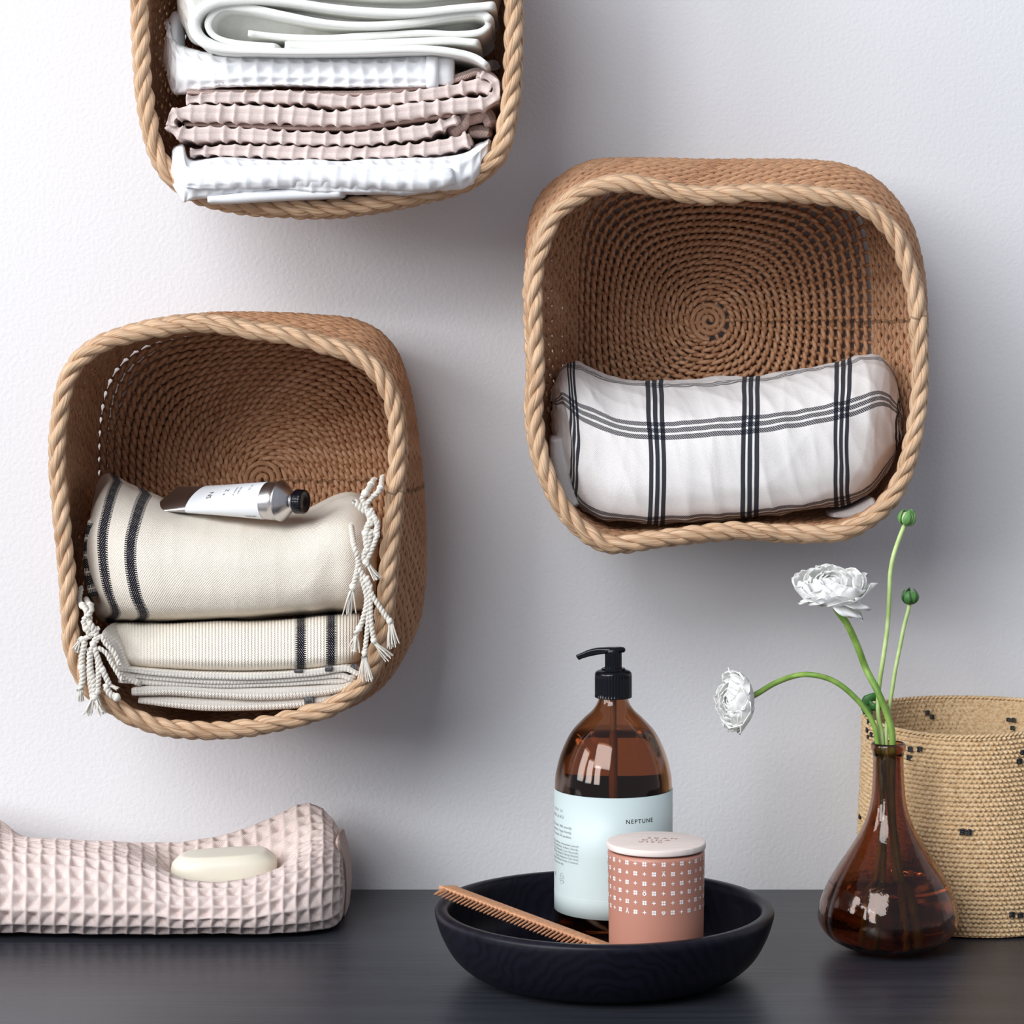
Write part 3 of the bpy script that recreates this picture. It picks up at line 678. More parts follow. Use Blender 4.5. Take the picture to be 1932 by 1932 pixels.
# ------------------------------------------------------------------ text
def text_geo(s, size, spacing=1.0, bold=0):
    c = bpy.data.curves.new('txt', 'FONT'); c.body = s; c.size = size; c.space_character = spacing; c.resolution_u = 3; c.offset = bold
    o = bpy.data.objects.new('txt', c); COL.objects.link(o)
    bpy.context.view_layer.update(); dg = bpy.context.evaluated_depsgraph_get(); me = o.evaluated_get(dg).to_mesh()
    V = np.array([v.co[:2] for v in me.vertices]).reshape(-1, 2); F = [tuple(p.vertices) for p in me.polygons]
    o.evaluated_get(dg).to_mesh_clear(); bpy.data.objects.remove(o); bpy.data.curves.remove(c); return V, F
def glyph_obj(name, V3, F, mat, parent): return pmesh(name, V3, F, mat, parent, False)
def cyl_text(name, s, size, cx, cy, R, ang, z, mat, parent, align='c', spacing=1.0, bold=0, shrink=None):
    V, F = text_geo(s, size, spacing, bold)
    if not len(V): return
    x0, x1 = V[:, 0].min(), V[:, 0].max()
    V[:, 0] -= {'c': (x0+x1)/2, 'r': x1, 'l': x0}[align]
    th = ang+V[:, 0]/R; Rr = R+.00012
    return glyph_obj(name, np.stack([cx+Rr*np.sin(th), cy-Rr*np.cos(th), z+V[:, 1]], 1), F, mat, parent)
def tube_text(name, s, size, f0, ang, rot, spacing=1.0, mat=INK):
    """on the cream tube: f0 along, ang around (deg from top towards the room); rot 90 = reading around the tube"""
    V, F = text_geo(s, size, spacing)
    V = V-(V.min(0)+V.max(0))/2
    if rot: V = np.stack([-V[:, 1], V[:, 0]], 1)
    out = []
    for x, y in V:
        f = f0+x/LL; k = min(1, f)**.75; hw = (1-k)*rt*1.52+k*rt+.0003; hh = (1-k)*.0006+k*rt+.0003
        a = math.radians(90-ang)+ (y/rt)
        sgn = -1
        c = np.array(A)*(1-f)+np.array(Bp)*f-Z*(1-k)*.002
        out.append(c+math.cos(a)*hw*Y*sgn*(-1 if Y[1] < 0 else 1)+math.sin(a)*hh*Z)
    return glyph_obj(name, np.array(out), F, mat, t)
for (s_, sz, f_, an_, sp_) in (('SN', .0056, .47, 28, 1.0), ('* Z', .0044, .60, 22, 1.1), ('A HAND', .0019, .68, 22, 1.2), ('CREAM', .0019, .715, 20, 1.2), ('75 ml', .0022, .80, 12, 1.2)):
    tube_text('label_lettering', s_, sz, f_, an_, 1, sp_)
tube_text('label_lettering', 'HAND', .0030, .82, 118, 0)
for f_ in (.38, .50): pass

# ------------------------------------------------------------------ tray
tx, ty = .0439, -.257
t = thing('round_tray', 'round black wooden tray with a raised rim holding bottle, candle and comb', 'tray', loc=(tx, ty, 0))
prof = smoothprof([(.0005,.0006),(.05,.0004),(.071,.0008),(.088,.0048),(.1005,.0145),(.1085,.028),(.1125,.0395),(.1132,.0445),(.1125,.0458),(.110,.0464),(.1065,.0462),(.1047,.0452),(.1040,.042),(.1025,.032),(.0985,.019),(.0905,.0112),(.078,.0092),(.04,.009),(.0005,.009)], 90)
V, F, uv = lathe(prof, tx, ty, 160); pmesh('tray_body', V, F, TRAY, t, True, uv)

# ------------------------------------------------------------------ pump bottle
bx, by, bz, bd = .0514, -.212, .0095, 1.638
S = FPX/bd
def zb_(v): return CZ-(v-V0)/S
t = thing('pump_bottle', 'tall amber glass pump bottle with a pale blue label on the tray', 'bottle', loc=(bx, by, bz))
AMBER = glass('amber_glass', (.55, .31, .18)).m
outer = [(.0005,bz),(.030,bz),(.0375,bz+.0012),(.0400,bz+.005),(111/S,bz+.012),(111/S,zb_(1600)),(111/S,zb_(1486)),(106.5/S,zb_(1448)),(96.5/S,zb_(1415)),(80/S,zb_(1382)),(58/S,zb_(1357)),(41/S,zb_(1341)),(32/S,zb_(1329)),(28/S,zb_(1319)),(27/S,zb_(1308)),(27/S,zb_(1290))]
op = smoothprof(outer, 110)
th_ = .0022
inn = [(max(.0004, r-th_), max(z, bz+.004)) for r, z in outer]; ip = smoothprof(inn, 90)
V, F, uv = lathe(np.concatenate([op, ip[::-1]]), bx, by, 96); pmesh('glass_body', V, F, AMBER, t, True, uv)
LIQ = glass('soap_liquid', (.82, .60, .42), .02, 1.36).m
lv = zb_(1378); q = [(r-.0002, z+.0002) for r, z in ip if z < lv]; q = q+[(.0004, lv)]
q[0] = (.0004, q[0][1]); V, F, uv = lathe(np.array(q), bx, by, 96); pmesh('liquid_soap', V, F, LIQ, t, True, uv)
LAB = M('pale_blue_label', (.56, .655, .655), .42)
LAB = LAB.m
lr = 111/S+.00025
lp = [(lr-.0004, zb_(1711)), (lr, zb_(1711)), (lr, zb_(1680)), (lr, zb_(1600)), (lr, zb_(1486)), (lr-.0004, zb_(1486))]
V, F, uv = lathe(lp, bx, by, 128); lab = pmesh('label', V, F, LAB, t, True, uv); lab.data.polygons.foreach_set('use_smooth', np.ones(len(lab.data.polygons), dtype=bool))
V, F, uv = lathe([(lr, zb_(1676.4)), (lr+.00012, zb_(1677)), (lr, zb_(1677.6))], bx, by, 128); pmesh('label_crease', V, F, LAB, lab, True, uv)
cyl_text('lettering', 'NEPTUNE', .0040, bx, by, lr, math.radians(24.5), .0994, INK, lab, 'c', 1.24, .00004)
cyl_text('lettering', 'MADE IN-', .0026, bx, by, lr, math.radians(-58), .1035, GREYINK, lab, 'r', 1.5)
cyl_text('lettering', 'ENGLAND', .0032, bx, by, lr, math.radians(-57.5), .0992, GREYINK, lab, 'r', 1.5)
for k, s_ in enumerate(('Enriched with Vitamin E. 98% naturally', 'derived ingredients. Vegan friendly.', 'Not tested on animals. No parabens.')):
    cyl_text('lettering', s_, .0025, bx, by, lr, math.radians(-45.5), .0932-.0031*k, GREYINK, lab, 'r', 1.0)
for k, s_ in enumerate(('Ingredients: Aqua/Water, Ammonium Laureth', 'Sulfate, Cocamidopropyl Betaine, Sodium Chloride,', 'Glycerin, Lauryl Glucoside, Coco-Glucoside,', 'Glyceryl Oleate, Vitamin E, Benzyl Alcohol,', 'Parfum, Panthenol, Citric Acid,', 'Hydrolysed Wheat Protein, Coumarin.')):
    cyl_text('lettering', s_, .0022, bx, by, lr, math.radians(-37), .0818-.00225*k, GREYINK, lab, 'r', 1.0)
cyl_text('lettering', 'For external use only', .0022, bx, by, lr, math.radians(-58), .0680, GREYINK, lab, 'r', 1.0)
cyl_text('lettering', 'K', .0042, bx, by, lr, math.radians(-76), .0585, GREYINK, lab, 'c')
ac = QAcc()
for k in range(6):
    a = np.linspace(k/6*2*PI, (k+.75)/6*2*PI, 8); th = math.radians(-61)+.0026*np.cos(a)/lr
    ac.add(*tube(np.stack([bx+(lr+.0001)*np.sin(th), by-(lr+.0001)*np.cos(th), .0585+.0036*np.sin(a)], 1), .00014, 4))
for s_ in (-1, 0, 1):
    a = np.linspace(-1, 1, 8); th = math.radians(-61)+.0016*a/lr
    ac.add(*tube(np.stack([bx+(lr+.0001)*np.sin(th), by-(lr+.0001)*np.cos(th), .0585+.0014*s_+.0003*np.sin(a*5)], 1), .00012, 4))
ac.build('recycling_mark', GREYINK, lab)
# collar and pump
def fl(prof, n=96, flute=0, amp=0):
    V, F, uv = lathe(prof, bx, by, n*2 if flute else n)
    return V, F, uv
def flutew(amp, cnt, zlo, zhi):
    def w(V, a):
        k = ((V[..., 2] > zlo) & (V[..., 2] < zhi))*amp*(np.abs(np.sin(a*cnt/2))**.6-1)[None]
        d = V[..., :2]-np.array([bx, by]); r = np.linalg.norm(d, axis=-1, keepdims=True); V = V.copy(); V[..., :2] += d/np.maximum(r, 1e-6)*k[..., None]; return V
    return w
cr = 35/S
prof = [(cr-.004, zb_(1316)), (cr-.0006, zb_(1316)), (cr, zb_(1315)), (cr, zb_(1314)), (cr, zb_(1307)), (cr, zb_(1300)), (cr, zb_(1290)), (cr, zb_(1280)), (cr, zb_(1274)), (cr, zb_(1272)), (cr-.0003, zb_(1269)), (cr-.0012, zb_(1266)), (cr-.003, zb_(1264)), (23/S, zb_(1263.5)), (22.5/S, zb_(1261)), (21/S, zb_(1260)), (17.5/S, zb_(1260)), (17/S, zb_(1264)), (.0005, zb_(1264))]
V, F, uv = lathe(prof, bx, by, 192, wob=flutew(.0007, 40, zb_(1314.5), zb_(1273))); pmesh('collar', V, F, BLACKP, t, True, uv)
pump = thing_p = newobj('pump_head', None, t); pump.location = (0, 0, 0)
V, F, uv = lathe([(.0005, zb_(1264)), (16/S, zb_(1264)), (16/S, zb_(1261)), (16/S, zb_(1250)), (16/S, zb_(1240)), (16/S, zb_(1232)), (16/S, zb_(1226)), (14/S, zb_(1223)), (.0005, zb_(1222))], bx, by, 144, wob=flutew(.0005, 24, zb_(1262), zb_(1230))); pmesh('pump_stem', V, F, BLACKP, pump, True, uv)
st = []
for (u, v, hh, hw) in [(1090,1240.5,4.5,4.0),(1098,1237,5.8,5),(1110,1232.5,6.6,6),(1125,1229,6.8,7.5),(1138,1227.5,6.2,10),(1150,1226.5,5.8,13),(1160,1226.5,5.8,14.5),(1170,1226,5.6,12.5),(1176,1226,4.8,8)]:
    zc = bd; tilt = 3 if u < 1095 else 0; ring = []
    for a in np.arange(12)/12*2*PI:
        ca, sa = math.cos(a), math.sin(a); ca = np.sign(ca)*abs(ca)**.6; sa = np.sign(sa)*abs(sa)**.6
        x, y, z = P(u+(tilt*-sa), v-hh*sa, zc); ring.append((x, y+ca*hw/S, z))
    st.append(ring)
loft('pump_nozzle', st, BLACKP, pump, 60, 36, None, (.0006, .0015))
dt = [(bx, by, z) for z in np.linspace(zb_(1300), bz+.006, 12)]
tube_obj('dip_tube', dt, .0022, M('dip_tube_plastic', (.5, .45, .4), .3).m, t, 12)

# ------------------------------------------------------------------ candle
cx, cy, cz0 = .0762, -.305, .0095
cr1, cr0, ztop = .0314, .0302, .0950
t = thing('candle_jar', 'terracotta pink frosted candle jar with white printed symbols and wooden lid', 'candle', loc=(cx, cy, cz0))
JAR = M('frosted_pink_glass', (.49, .22, .16), .38, Subsurface_Weight=.0)
JAR = JAR.m
prof = smoothprof([(.0005,cz0),(.024,cz0),(.029,cz0+.0008),(cr0,cz0+.004),(.0306,.035),(.0310,.065),(cr1,.090),(cr1,.0925),(cr1-.0008,.0935),(cr1-.0022,.0938),(cr1-.003,.092),(cr1-.004,.070),(cr1-.006,cz0+.006),(.0005,cz0+.005)], 80)
V, F, uv = lathe(prof, cx, cy, 128); jar = pmesh('jar', V, F, JAR, t, True, uv)
LID = M('pale_wood_lid', (.84, .73, .68), .6); f = LID.noise(LID.uv(30, 400, 30, obj=True), 1, 3); LID.color(LID.ramp(f, [(.3, (.78, .66, .61)), (.7, (.88, .78, .73))])); LID.bump(f, .15, .0003); LID = LID.m
prof = [(.0005,.0944),(.031,.0944),(.0319,.0948),(.0321,.0953),(.0321,.0981),(.0318,.0986),(.0312,.0988),(.0005,.0988)]
V, F, uv = lathe(prof, cx, cy, 128); lid = pmesh('lid', V, F, LID, t, True, uv)
BURN = M('burnt_lettering', (.40, .20, .14), .7).m
for k, s_ in enumerate(('SKAN', 'DINA', 'VISK')):
    V2, F2 = text_geo(s_, .0058, 1.55); V2 = V2-(V2.min(0)+V2.max(0))/2
    ra = math.radians(-8); x = V2[:, 0]-(k-1)*.0032; y = V2[:, 1]+(1-k)*.0066+.002
    glyph_obj('burnt_lettering', np.stack([cx+x*math.cos(ra)-y*math.sin(ra), cy+x*math.sin(ra)+y*math.cos(ra), np.full(len(x), .0989)], 1), F2, BURN, lid)
WPR = M('white_print', (.88, .87, .88), .5).m
def sq(x0, y0, h, rr=.3):
    """a small rounded square outline"""
    o_ = []
    for sx, sy in ((1, 1), (-1, 1), (-1, -1), (1, -1)):
        pts = [(sx*h, sy*h*(1-rr)), (sx*h*(1-rr*.3), sy*h*(1-rr*.3)), (sx*h*(1-rr), sy*h)]
        if sx*sy < 0: pts = pts[::-1]
        o_ += [(x0+a, y0+b) for a, b in pts]
    return o_
def ringpoly(x0, y0, r1, r0, n=14, wfun=None):
    out = []
    for k in range(n):
        a, b = k/n*2*PI, (k+1)/n*2*PI
        out.append([(x0+r1*math.cos(a), y0+r1*math.sin(a)), (x0+r1*math.cos(b), y0+r1*math.sin(b)), (x0+r0*math.cos(b), y0+r0*math.sin(b)), (x0+r0*math.cos(a), y0+r0*math.sin(a))])
    return out
def bar(xa, ya, xb, yb, w):
    d = math.hypot(xb-xa, yb-ya); nx, ny = -(yb-ya)/d*w, (xb-xa)/d*w
    return [(xa+nx, ya+ny), (xa-nx, ya-ny), (xb-nx, yb-ny), (xb+nx, yb+ny)]
U1 = .00092
ICON = {
 'flower': [sq(sx*.00072, sy*.00072, .00062, .5) for sx in (-1, 1) for sy in (-1, 1)],
 'plus': [bar(-.0012, 0, .0012, 0, .00028), bar(0, -.0012, 0, .0012, .00028)],
 'a_umlaut': [bar(-.0010, -.0013, 0, .0011, .00028), bar(.0010, -.0013, 0, .0011, .00028), bar(-.0006, -.0004, .0006, -.0004, .00022), sq(-.0006, .0016, .0003), sq(.0006, .0016, .0003)],
 'a_ring': [bar(-.0010, -.0015, 0, .0007, .00030), bar(.0010, -.0015, 0, .0007, .00030)]+ringpoly(0, .0013, .0006, .0002, 10),
 'o_umlaut': ringpoly(0, -.0003, .0013, .00062, 16)+[sq(-.0006, .0015, .0003), sq(.0006, .0015, .0003)],
 'heart': [bar(-.0011, .0004, 0, -.0012, .00032), bar(.0011, .0004, 0, -.0012, .00032), bar(-.0011, .0004, -.0006, .0009, .0003), bar(.0011, .0004, .0006, .0009, .0003), bar(-.0006, .0009, 0, .0004, .0003), bar(.0006, .0009, 0, .0004, .0003)],
 'star': [bar(math.cos(a)*.0012, math.sin(a)*.0012, -math.cos(a)*.0012, -math.sin(a)*.0012, .0002) for a in (0, PI/4, PI/2, 3*PI/4)],
 'circle': ringpoly(0, 0, .0011, .00075, 14),
 'triangle': [bar(-.0010, -.0009, 0, .0011, .0002), bar(.0010, -.0009, 0, .0011, .0002), bar(-.0010, -.0009, .0010, -.0009, .0002)],
 'house': [[(-.0010, -.0008), (.0010, -.0008), (.0010, 0), (0, .0013), (-.0010, 0)]]}
special = {(1, -4): 'house', (1, 0): 'a_umlaut', (1, 4): 'circle', (1, 8): 'triangle', (1, -8): 'star', (3, -2): 'o_umlaut', (3, 2): 'star', (3, -6): 'circle', (3, 6): 'circle', (5, 0): 'heart', (5, -4): 'a_ring', (5, 4): 'triangle', (3, 10): 'heart', (5, 8): 'circle'}
zrow = [CZ-(v-V0)*1.5136/FPX for v in (1631.5, 1650, 1668.4, 1686.5, 1704.8, 1723)]
for row_ in range(6):
    for k in range(-16, 16):
        if row_ % 2 == 0: ic = 'flower' if k % 2 == 0 else 'plus'
        else: ic = 'flower' if k % 2 else special.get((row_, k), 'plus')
        zr_ = zrow[row_]; Rr = np.interp(zr_, [cz0+.004, .035, .065, .090], [cr0, .0306, .0310, cr1])+.00012; th0 = math.radians(5.9+11.25*k)
        V3, F3 = [], []
        for poly in ICON[ic]:
            b0 = len(V3)
            for x, y in poly:
                th = th0+x/Rr; V3.append((cx+Rr*math.sin(th), cy-Rr*math.cos(th), zr_+y))
            F3.append(tuple(range(b0, b0+len(poly))))
        glyph_obj('printed_symbol', V3, F3, WPR, jar)

# ------------------------------------------------------------------ comb
cp = M('warm_beech_wood', (.62, .31, .16), .5, Specular_IOR_Level=.3); f = cp.noise(cp.uv(60, 60, 60, obj=True), 8, 3); cp.color(cp.ramp(f, [(.3, (.50, .235, .115)), (.7, (.68, .36, .20))])); COMBM = cp.m
sl, sr, tl, tr = [np.array(p) for p in (P(845,1668,1.625), P(1150,1781,1.584), P(813,1686,1.606), P(1120,1801,1.562))]
Lx = sr-sl; LXn = norm(Lx); Wv = ((tl-sl)+(tr-sr))/2; Wv = Wv-LXn*Wv.dot(LXn); hw = np.linalg.norm(Wv); Wn = Wv/hw; Nn = np.cross(LXn, Wn); Nn = Nn if Nn[2] > 0 else -Nn
t = thing('wooden_comb', 'warm brown wooden comb leaning across the left rim of the black tray', 'comb', loc=tuple(sl))
LC = np.linalg.norm(Lx)
def comb_pt(a, w, h): return sl+LXn*a+Wn*w+Nn*h
# tooth direction leans in the picture: skew along the comb
skew = float(((tl-sl)+(tr-sr)).dot(LXn)/2)
thk = .0013
sp_secs = []
wsp = hw*.42
for a in np.linspace(0, 1, 24):
    x = skew*.62+a*(LC+.006-skew*.62); rnd = math.sqrt(max(0, 1-max(0, (.045-a)/.045)**2))
    e = .0005
    w0, w1 = wsp*(1-rnd)*.9, wsp
    sp_secs.append([comb_pt(x+skew*w/hw*.3, w, h) for w, h in ((w0, -thk*.5), (w0-.0006, 0), (w0, thk*.5), ((w0+w1)/2, thk), (w1, thk), (w1, -thk), ((w0+w1)/2, -thk))])
loft('spine', sp_secs, COMBM, t, 120, 24, None, (.001, .0005))
nt = 41; tooth_mesh = None
for k in range(nt+1):
    a = (k+.0)/nt; x0_ = .002+a*(LC-.004)
    sc_ = []
    w0, w1 = wsp*.8, hw*(1.0 if k else 1.0)
    wide = .00080 if k else .0022
    for i, f_ in enumerate((0, .25, .5, .75, .92, 1)):
        w = w0+(w1-w0)*f_; c = comb_pt(x0_+skew*(w-w0)/hw*1.0, w, 0); hh = thk*.62*(1-.35*f_**2); ww = wide*(1-.25*f_) if k else wide*(1-.7*f_)
        sc_.append([c+LXn*ww*ca+Nn*hh*sa for ca, sa in ((1, -.5), (1, .5), (.5, 1), (-.5, 1), (-1, .5), (-1, -.5), (-.5, -1), (.5, -1))])
    loft('tooth', sc_, COMBM, t, 9, 8, None, (.0004, .0006))

# ------------------------------------------------------------------ vase, water and flowers
vx, vy, vd = .2432, -.192, 1.658
SV = FPX/vd
t = thing('amber_vase', 'round-bellied dark amber glass vase with a slim neck, half full of water', 'vase', loc=(vx, vy, 0))
vp = [(.0005,.0006),(.018,.0004),(.026,.0022),(.036,.0062),(.0435,.0120),(.0477,.0185),(.0487,.0245),(.0468,.0345),(.0424,.0455),(.0360,.0565),(.0290,.0670),(.0218,.0782),(.0166,.0885),(.0132,.0990),(.0115,.1100),(.0108,.1220),(.0105,.1330),(.0109,.1375),(.0119,.1398),(.0122,.1418),(.0118,.1438),(.0108,.1444)]
vi = [(max(.0004, r-.0020-(.002 if z < .01 else 0)), max(z, .005)) for r, z in vp[:-4]]+[(.0098, .1375), (.0100, .1436)]
op = smoothprof(vp, 120); ipv = smoothprof(vi, 90)
def rib(V, a):
    d = V[..., :2]-np.array([vx, vy]); z = V[..., 2]; k = np.exp(-((z-.025)/.035)**2)
    w = -.0010*np.exp(-((((a+.55) % (2*PI/5))-.6)/.05)**2)[None]*k
    w = w+.0004*np.sin(a*3+z*60)*k
    r = np.linalg.norm(d, axis=-1, keepdims=True); V = V.copy(); V[..., :2] += d/np.maximum(r, 1e-6)*w[..., None]; return V
prof = np.concatenate([op, ipv[::-1]])
V, F, uv = lathe(prof, vx, vy, 128, wob=rib)
AV = glass('dark_amber_glass', (.46, .235, .14), .02); fb = AV.noise(AV.uv(1, 1, 1, obj=True), 110, 3); AV.bump(fb, .25, .0012); AV = AV.m
pmesh('glass_body', V, F, AV, t, True, uv)
lv = .0475; q = [(r-.0004, z+.0002) for r, z in ipv if z < lv]+[(.0402, lv), (.0004, lv)]; q[0] = (.0004, q[0][1])
WAT = glass('vase_water', (.80, .62, .40), .0, 1.33).m
V, F, uv = lathe(np.array(q), vx, vy, 96); pmesh('water', V, F, WAT, t, True, uv)
STEM = M('green_stem', (.20, .36, .06), .5); f = STEM.noise(STEM.uv(1, 1, 1, obj=True), 90, 2); STEM.color(STEM.ramp(f, [(.3, (.13, .26, .035)), (.7, (.28, .44, .09))])); STEM = STEM.m
PSTEM = M('pale_green_stem', (.46, .60, .22), .5); f = PSTEM.noise(PSTEM.uv(1, 1, 1, obj=True), 70, 2); PSTEM.color(PSTEM.ramp(f, [(.3, (.30, .46, .12)), (.7, (.58, .70, .32))])); PSTEM = PSTEM.m
PETAL = M('white_petal', (.97, .97, .94), .55, Subsurface_Weight=.4, Subsurface_Scale=.004, Sheen_Weight=.15)
PETAL.b.inputs['Subsurface Radius'].default_value = (1, 1, .8)
_tr = PETAL.n('BsdfTranslucent'); _tr.inputs[0].default_value = (.93, .94, .88, 1); _mx = PETAL.n('MixShader'); _mx.inputs[0].default_value = .04
PETAL.l(PETAL.b.outputs[0], _mx.inputs[1]); PETAL.l(_tr.outputs[0], _mx.inputs[2])
_out = [n_ for n_ in PETAL.t.nodes if n_.type == 'OUTPUT_MATERIAL'][0]; PETAL.l(_mx.outputs[0], _out.inputs[0]); PETAL = PETAL.m
LEAF = M('green_leaf', (.045, .15, .035), .5).m; LEAF2 = M('bud_sepal', (.12, .30, .08), .5).m; BUDP = M('pale_bud', (.55, .66, .36), .5).m
def petal(parent, c, ax, rad_dir, rin, rout, width, cup, lift, seed, name='petal'):
    """a thin curved petal rooted at c; ax = flower axis, rad_dir = outward"""
    r = np.random.RandomState(seed); side = np.cross(ax, rad_dir); n, m = 9, 9; V = []
    for i in range(n):
        f_ = i/(n-1)
        for j in range(m):
            g_ = (j/(m-1)-.5)*2
            wd = width*math.sin(PI*min(1, .16+.62*f_))*(1 if f_ < .8 else math.sqrt(max(.0, 1-((f_-.8)/.215)**2)))
            rr = rin+(rout-rin)*f_; ed = .10*(rout-rin)*math.sin(g_*7+seed)*f_**3
            hgt = lift*f_**1.6*(rout)+cup*(g_**2)*width*.55*f_+.0009*math.sin(g_*5+seed*1.7)*f_**2*(rout/.02)
            bend = -abs(g_)**2*rr*.16
            V.append(c+rad_dir*(rr+ed+bend)+side*g_*wd+ax*hgt)
    o = pmesh(name, V, grid_faces(n, m), PETAL, parent)
    s_ = o.modifiers.new('thickness', 'SOLIDIFY'); s_.thickness = .0004
    return o
def shell_petal(parent, c, ax, a0, b0, th, Rl, Hl, ph0, ph1, half, seed):
    """petal lying on a nested bowl: polar angle ph0..ph1 up from the stem, half width angle half"""
    r = np.random.RandomState(seed); n, m = 11, 11; V = []; q1, q2, q3 = r.rand(3)*6.28; tilt = r.normal()*.05
    for i in range(n):
        f_ = i/(n-1); ph = ph0+(ph1-ph0)*f_; top = 1 if f_ < .55 else math.sqrt(max(.02, 1-((f_-.55)/.47)**2))
        w = half*(.40+.60*math.sin(PI*.5*min(1, f_*1.6)))*top
        for j in range(m):
            g_ = (j/(m-1)-.5)*2; t_ = th+g_*w/max(.45, math.sin(ph)); flare = 1+.16*f_**3*(.6+.5*math.sin(g_*2.2+q1))+.05*f_**2*math.sin(g_*5+q2)
            ph_ = ph-.06*g_*g_*f_+tilt*g_; rr = Rl*math.sin(ph_)*flare; hz = -Hl*math.cos(ph_)*(1+.05*math.sin(g_*4+q3)*f_**2)
            V.append(c+(a0*math.cos(t_)+b0*math.sin(t_))*rr+ax*(hz+Hl*.25))
    o = pmesh('petal', V, grid_faces(n, m), PETAL, parent); s_ = o.modifiers.new('thickness', 'SOLIDIFY'); s_.thickness = .00035
    return o
def bloom(parent, c, ax, R, H, layers, seed):
    """layers: (count, radius factor, ph0, ph1, half angle)"""
    c = np.array(c); ax = norm(np.array(ax, float)); a0 = norm(np.cross(ax, [.13, .9, .2])); b0 = np.cross(ax, a0); k = 0
    for li, (cnt, rf, p0, p1, hf) in enumerate(layers):
        for i in range(cnt):
            k += 1; jr = 1+.07*math.sin(seed*3+i*5.1+li*2)
            shell_petal(parent, c, ax, a0, b0, (i+.5*(li % 2))/cnt*2*PI+li*.23, R*rf*jr, H*(rf**.5)*jr, math.radians(p0), math.radians(p1+6*math.sin(i*2.3+li)), math.radians(hf), seed*100+k)
    V = []; th = np.linspace(.02, PI-.02, 9)
    for tt in th:
        for kk in range(16): aa = kk/16*2*PI; V.append(c+ax*(H*.2-H*.35*math.cos(tt))+(a0*math.cos(aa)+b0*math.sin(aa))*R*.2*math.sin(tt))
    pmesh('flower_heart', V, grid_faces(9, 16, False, True), BUDP, parent)
LAYERS = [(6, 1.0, 28, 88, 33), (7, .97, 30, 102, 30), (7, .90, 32, 114, 30), (7, .80, 34, 124, 30), (7, .68, 36, 132, 31), (6, .55, 38, 140, 34), (6, .42, 40, 146, 36), (5, .32, 42, 156, 46), (5, .22, 44, 164, 60)]
def inside(pts):     # stems run on down inside the vase
    return pts
g = 'cut ranunculus stems in the amber vase'
zs = vd
f1 = thing('ranunculus_flower', 'white ranunculus bloom on a stem arching out to the left', 'flower', g, loc=P(1372, 1323, 1.66))
path = [(vx-.006, vy+.002, .010), (vx-.003, vy-.001, .080), P(1655,1400,zs), P(1646,1362,zs), P(1630,1335,zs), P(1610,1313,zs), P(1588,1294,zs), P(1562,1280,zs), P(1530,1273,zs), P(1500,1275,1.67), P(1462,1289,1.665), P(1430,1308,1.66), P(1404,1322,1.658)]
tube_obj('stem', path, [.0019]*12+[.0021], STEM, f1, 10, n=90)
bloom(f1, P(1391,1322,1.655), (-.93, -.34, .06), 53*PX(1.66), 34*PX(1.66), LAYERS, 3)
petal(f1, np.array(P(1404,1326,1.657)), norm(np.array([-.85,-.3,-.45])), norm(np.array([-.15,.1,-1.])), .002, 58*PX(1.66), .012, .5, .0, 31)
f2 = thing('ranunculus_flower', 'open white ranunculus bloom facing up on the middle stem', 'flower', g, loc=P(1568, 1105, 1.66))
path = [(vx+.016, vy-.004, .010), (vx+.004, vy+.002, .085), P(1684,1400,zs), P(1674,1350,zs), P(1656,1305,zs), P(1634,1262,1.668), P(1616,1215,1.664), P(1597,1175,1.66), P(1580,1152,1.66), P(1573,1132,1.66), P(1570,1112,1.66)]
tube_obj('stem', path, [.0024]*11, STEM, f2, 10, n=90)
bloom(f2, P(1569,1110,1.66), (-.06, -.30, .95), 66*PX(1.66), 36*PX(1.66), LAYERS, 8)
for i, (dx, dz_, w_) in enumerate(((1.0, -.32, .014), (.62, -.50, .014), (-1.0, -.16, .012), (.25, -.42, .012))):
    rd = norm(np.array([dx, -.55, dz_])); petal(f2, np.array(P(1572,1120,1.658)), norm(np.cross(np.cross(rd, [0, 0, 1.]), rd)), rd, .002, (76 if i != 3 else 42)*PX(1.66), w_, -.3, -.05, 60+i)
def bud(parent, c, R, ax, seed, cols):
    c = np.array(c); ax = norm(np.array(ax, float)); a0 = norm(np.cross(ax, [.2, .9, .1])); b0 = np.cross(ax, a0)
    th = np.linspace(.02, PI-.02, 12); V = []
    for tt in th:
        for k in range(20):
            a = k/20*2*PI; rr = R*math.sin(tt)*(1+.05*math.cos(5*a)); V.append(c+ax*(-R*.82*math.cos(tt))+(a0*math.cos(a)+b0*math.sin(a))*rr*.93)
    pmesh('bud_core', V, grid_faces(12, 20, False, True), cols[0], parent)
    for i in range(5):
        a = i/5*2*PI+seed; rd = a0*math.cos(a)+b0*math.sin(a); sd = np.cross(ax, rd); V = []
        for j in range(9):
            f_ = j/8; tt = .35+f_*(2.35 if i % 2 else 2.0); wd = R*.52*math.sin(PI*(.12+.80*f_))
            rr = R*1.04+ (R*.18*f_ if i % 2 else R*.06)
            for g_ in (-1, -.5, 0, .5, 1): V.append(c+ax*(-rr*.86*math.cos(tt)+(.25*R*f_**3))+rd*rr*math.sin(tt)*(1-.10*g_*g_)+sd*wd*g_*max(.12, math.sin(tt)))
        o = pmesh('sepal', V, grid_faces(9, 5), cols[1], parent); s_ = o.modifiers.new('thickness', 'SOLIDIFY'); s_.thickness = .0005
b1 = thing('ranunculus_bud', 'closed green bud on the tallest pale stem', 'flower bud', g, loc=P(1711, 978, 1.66))
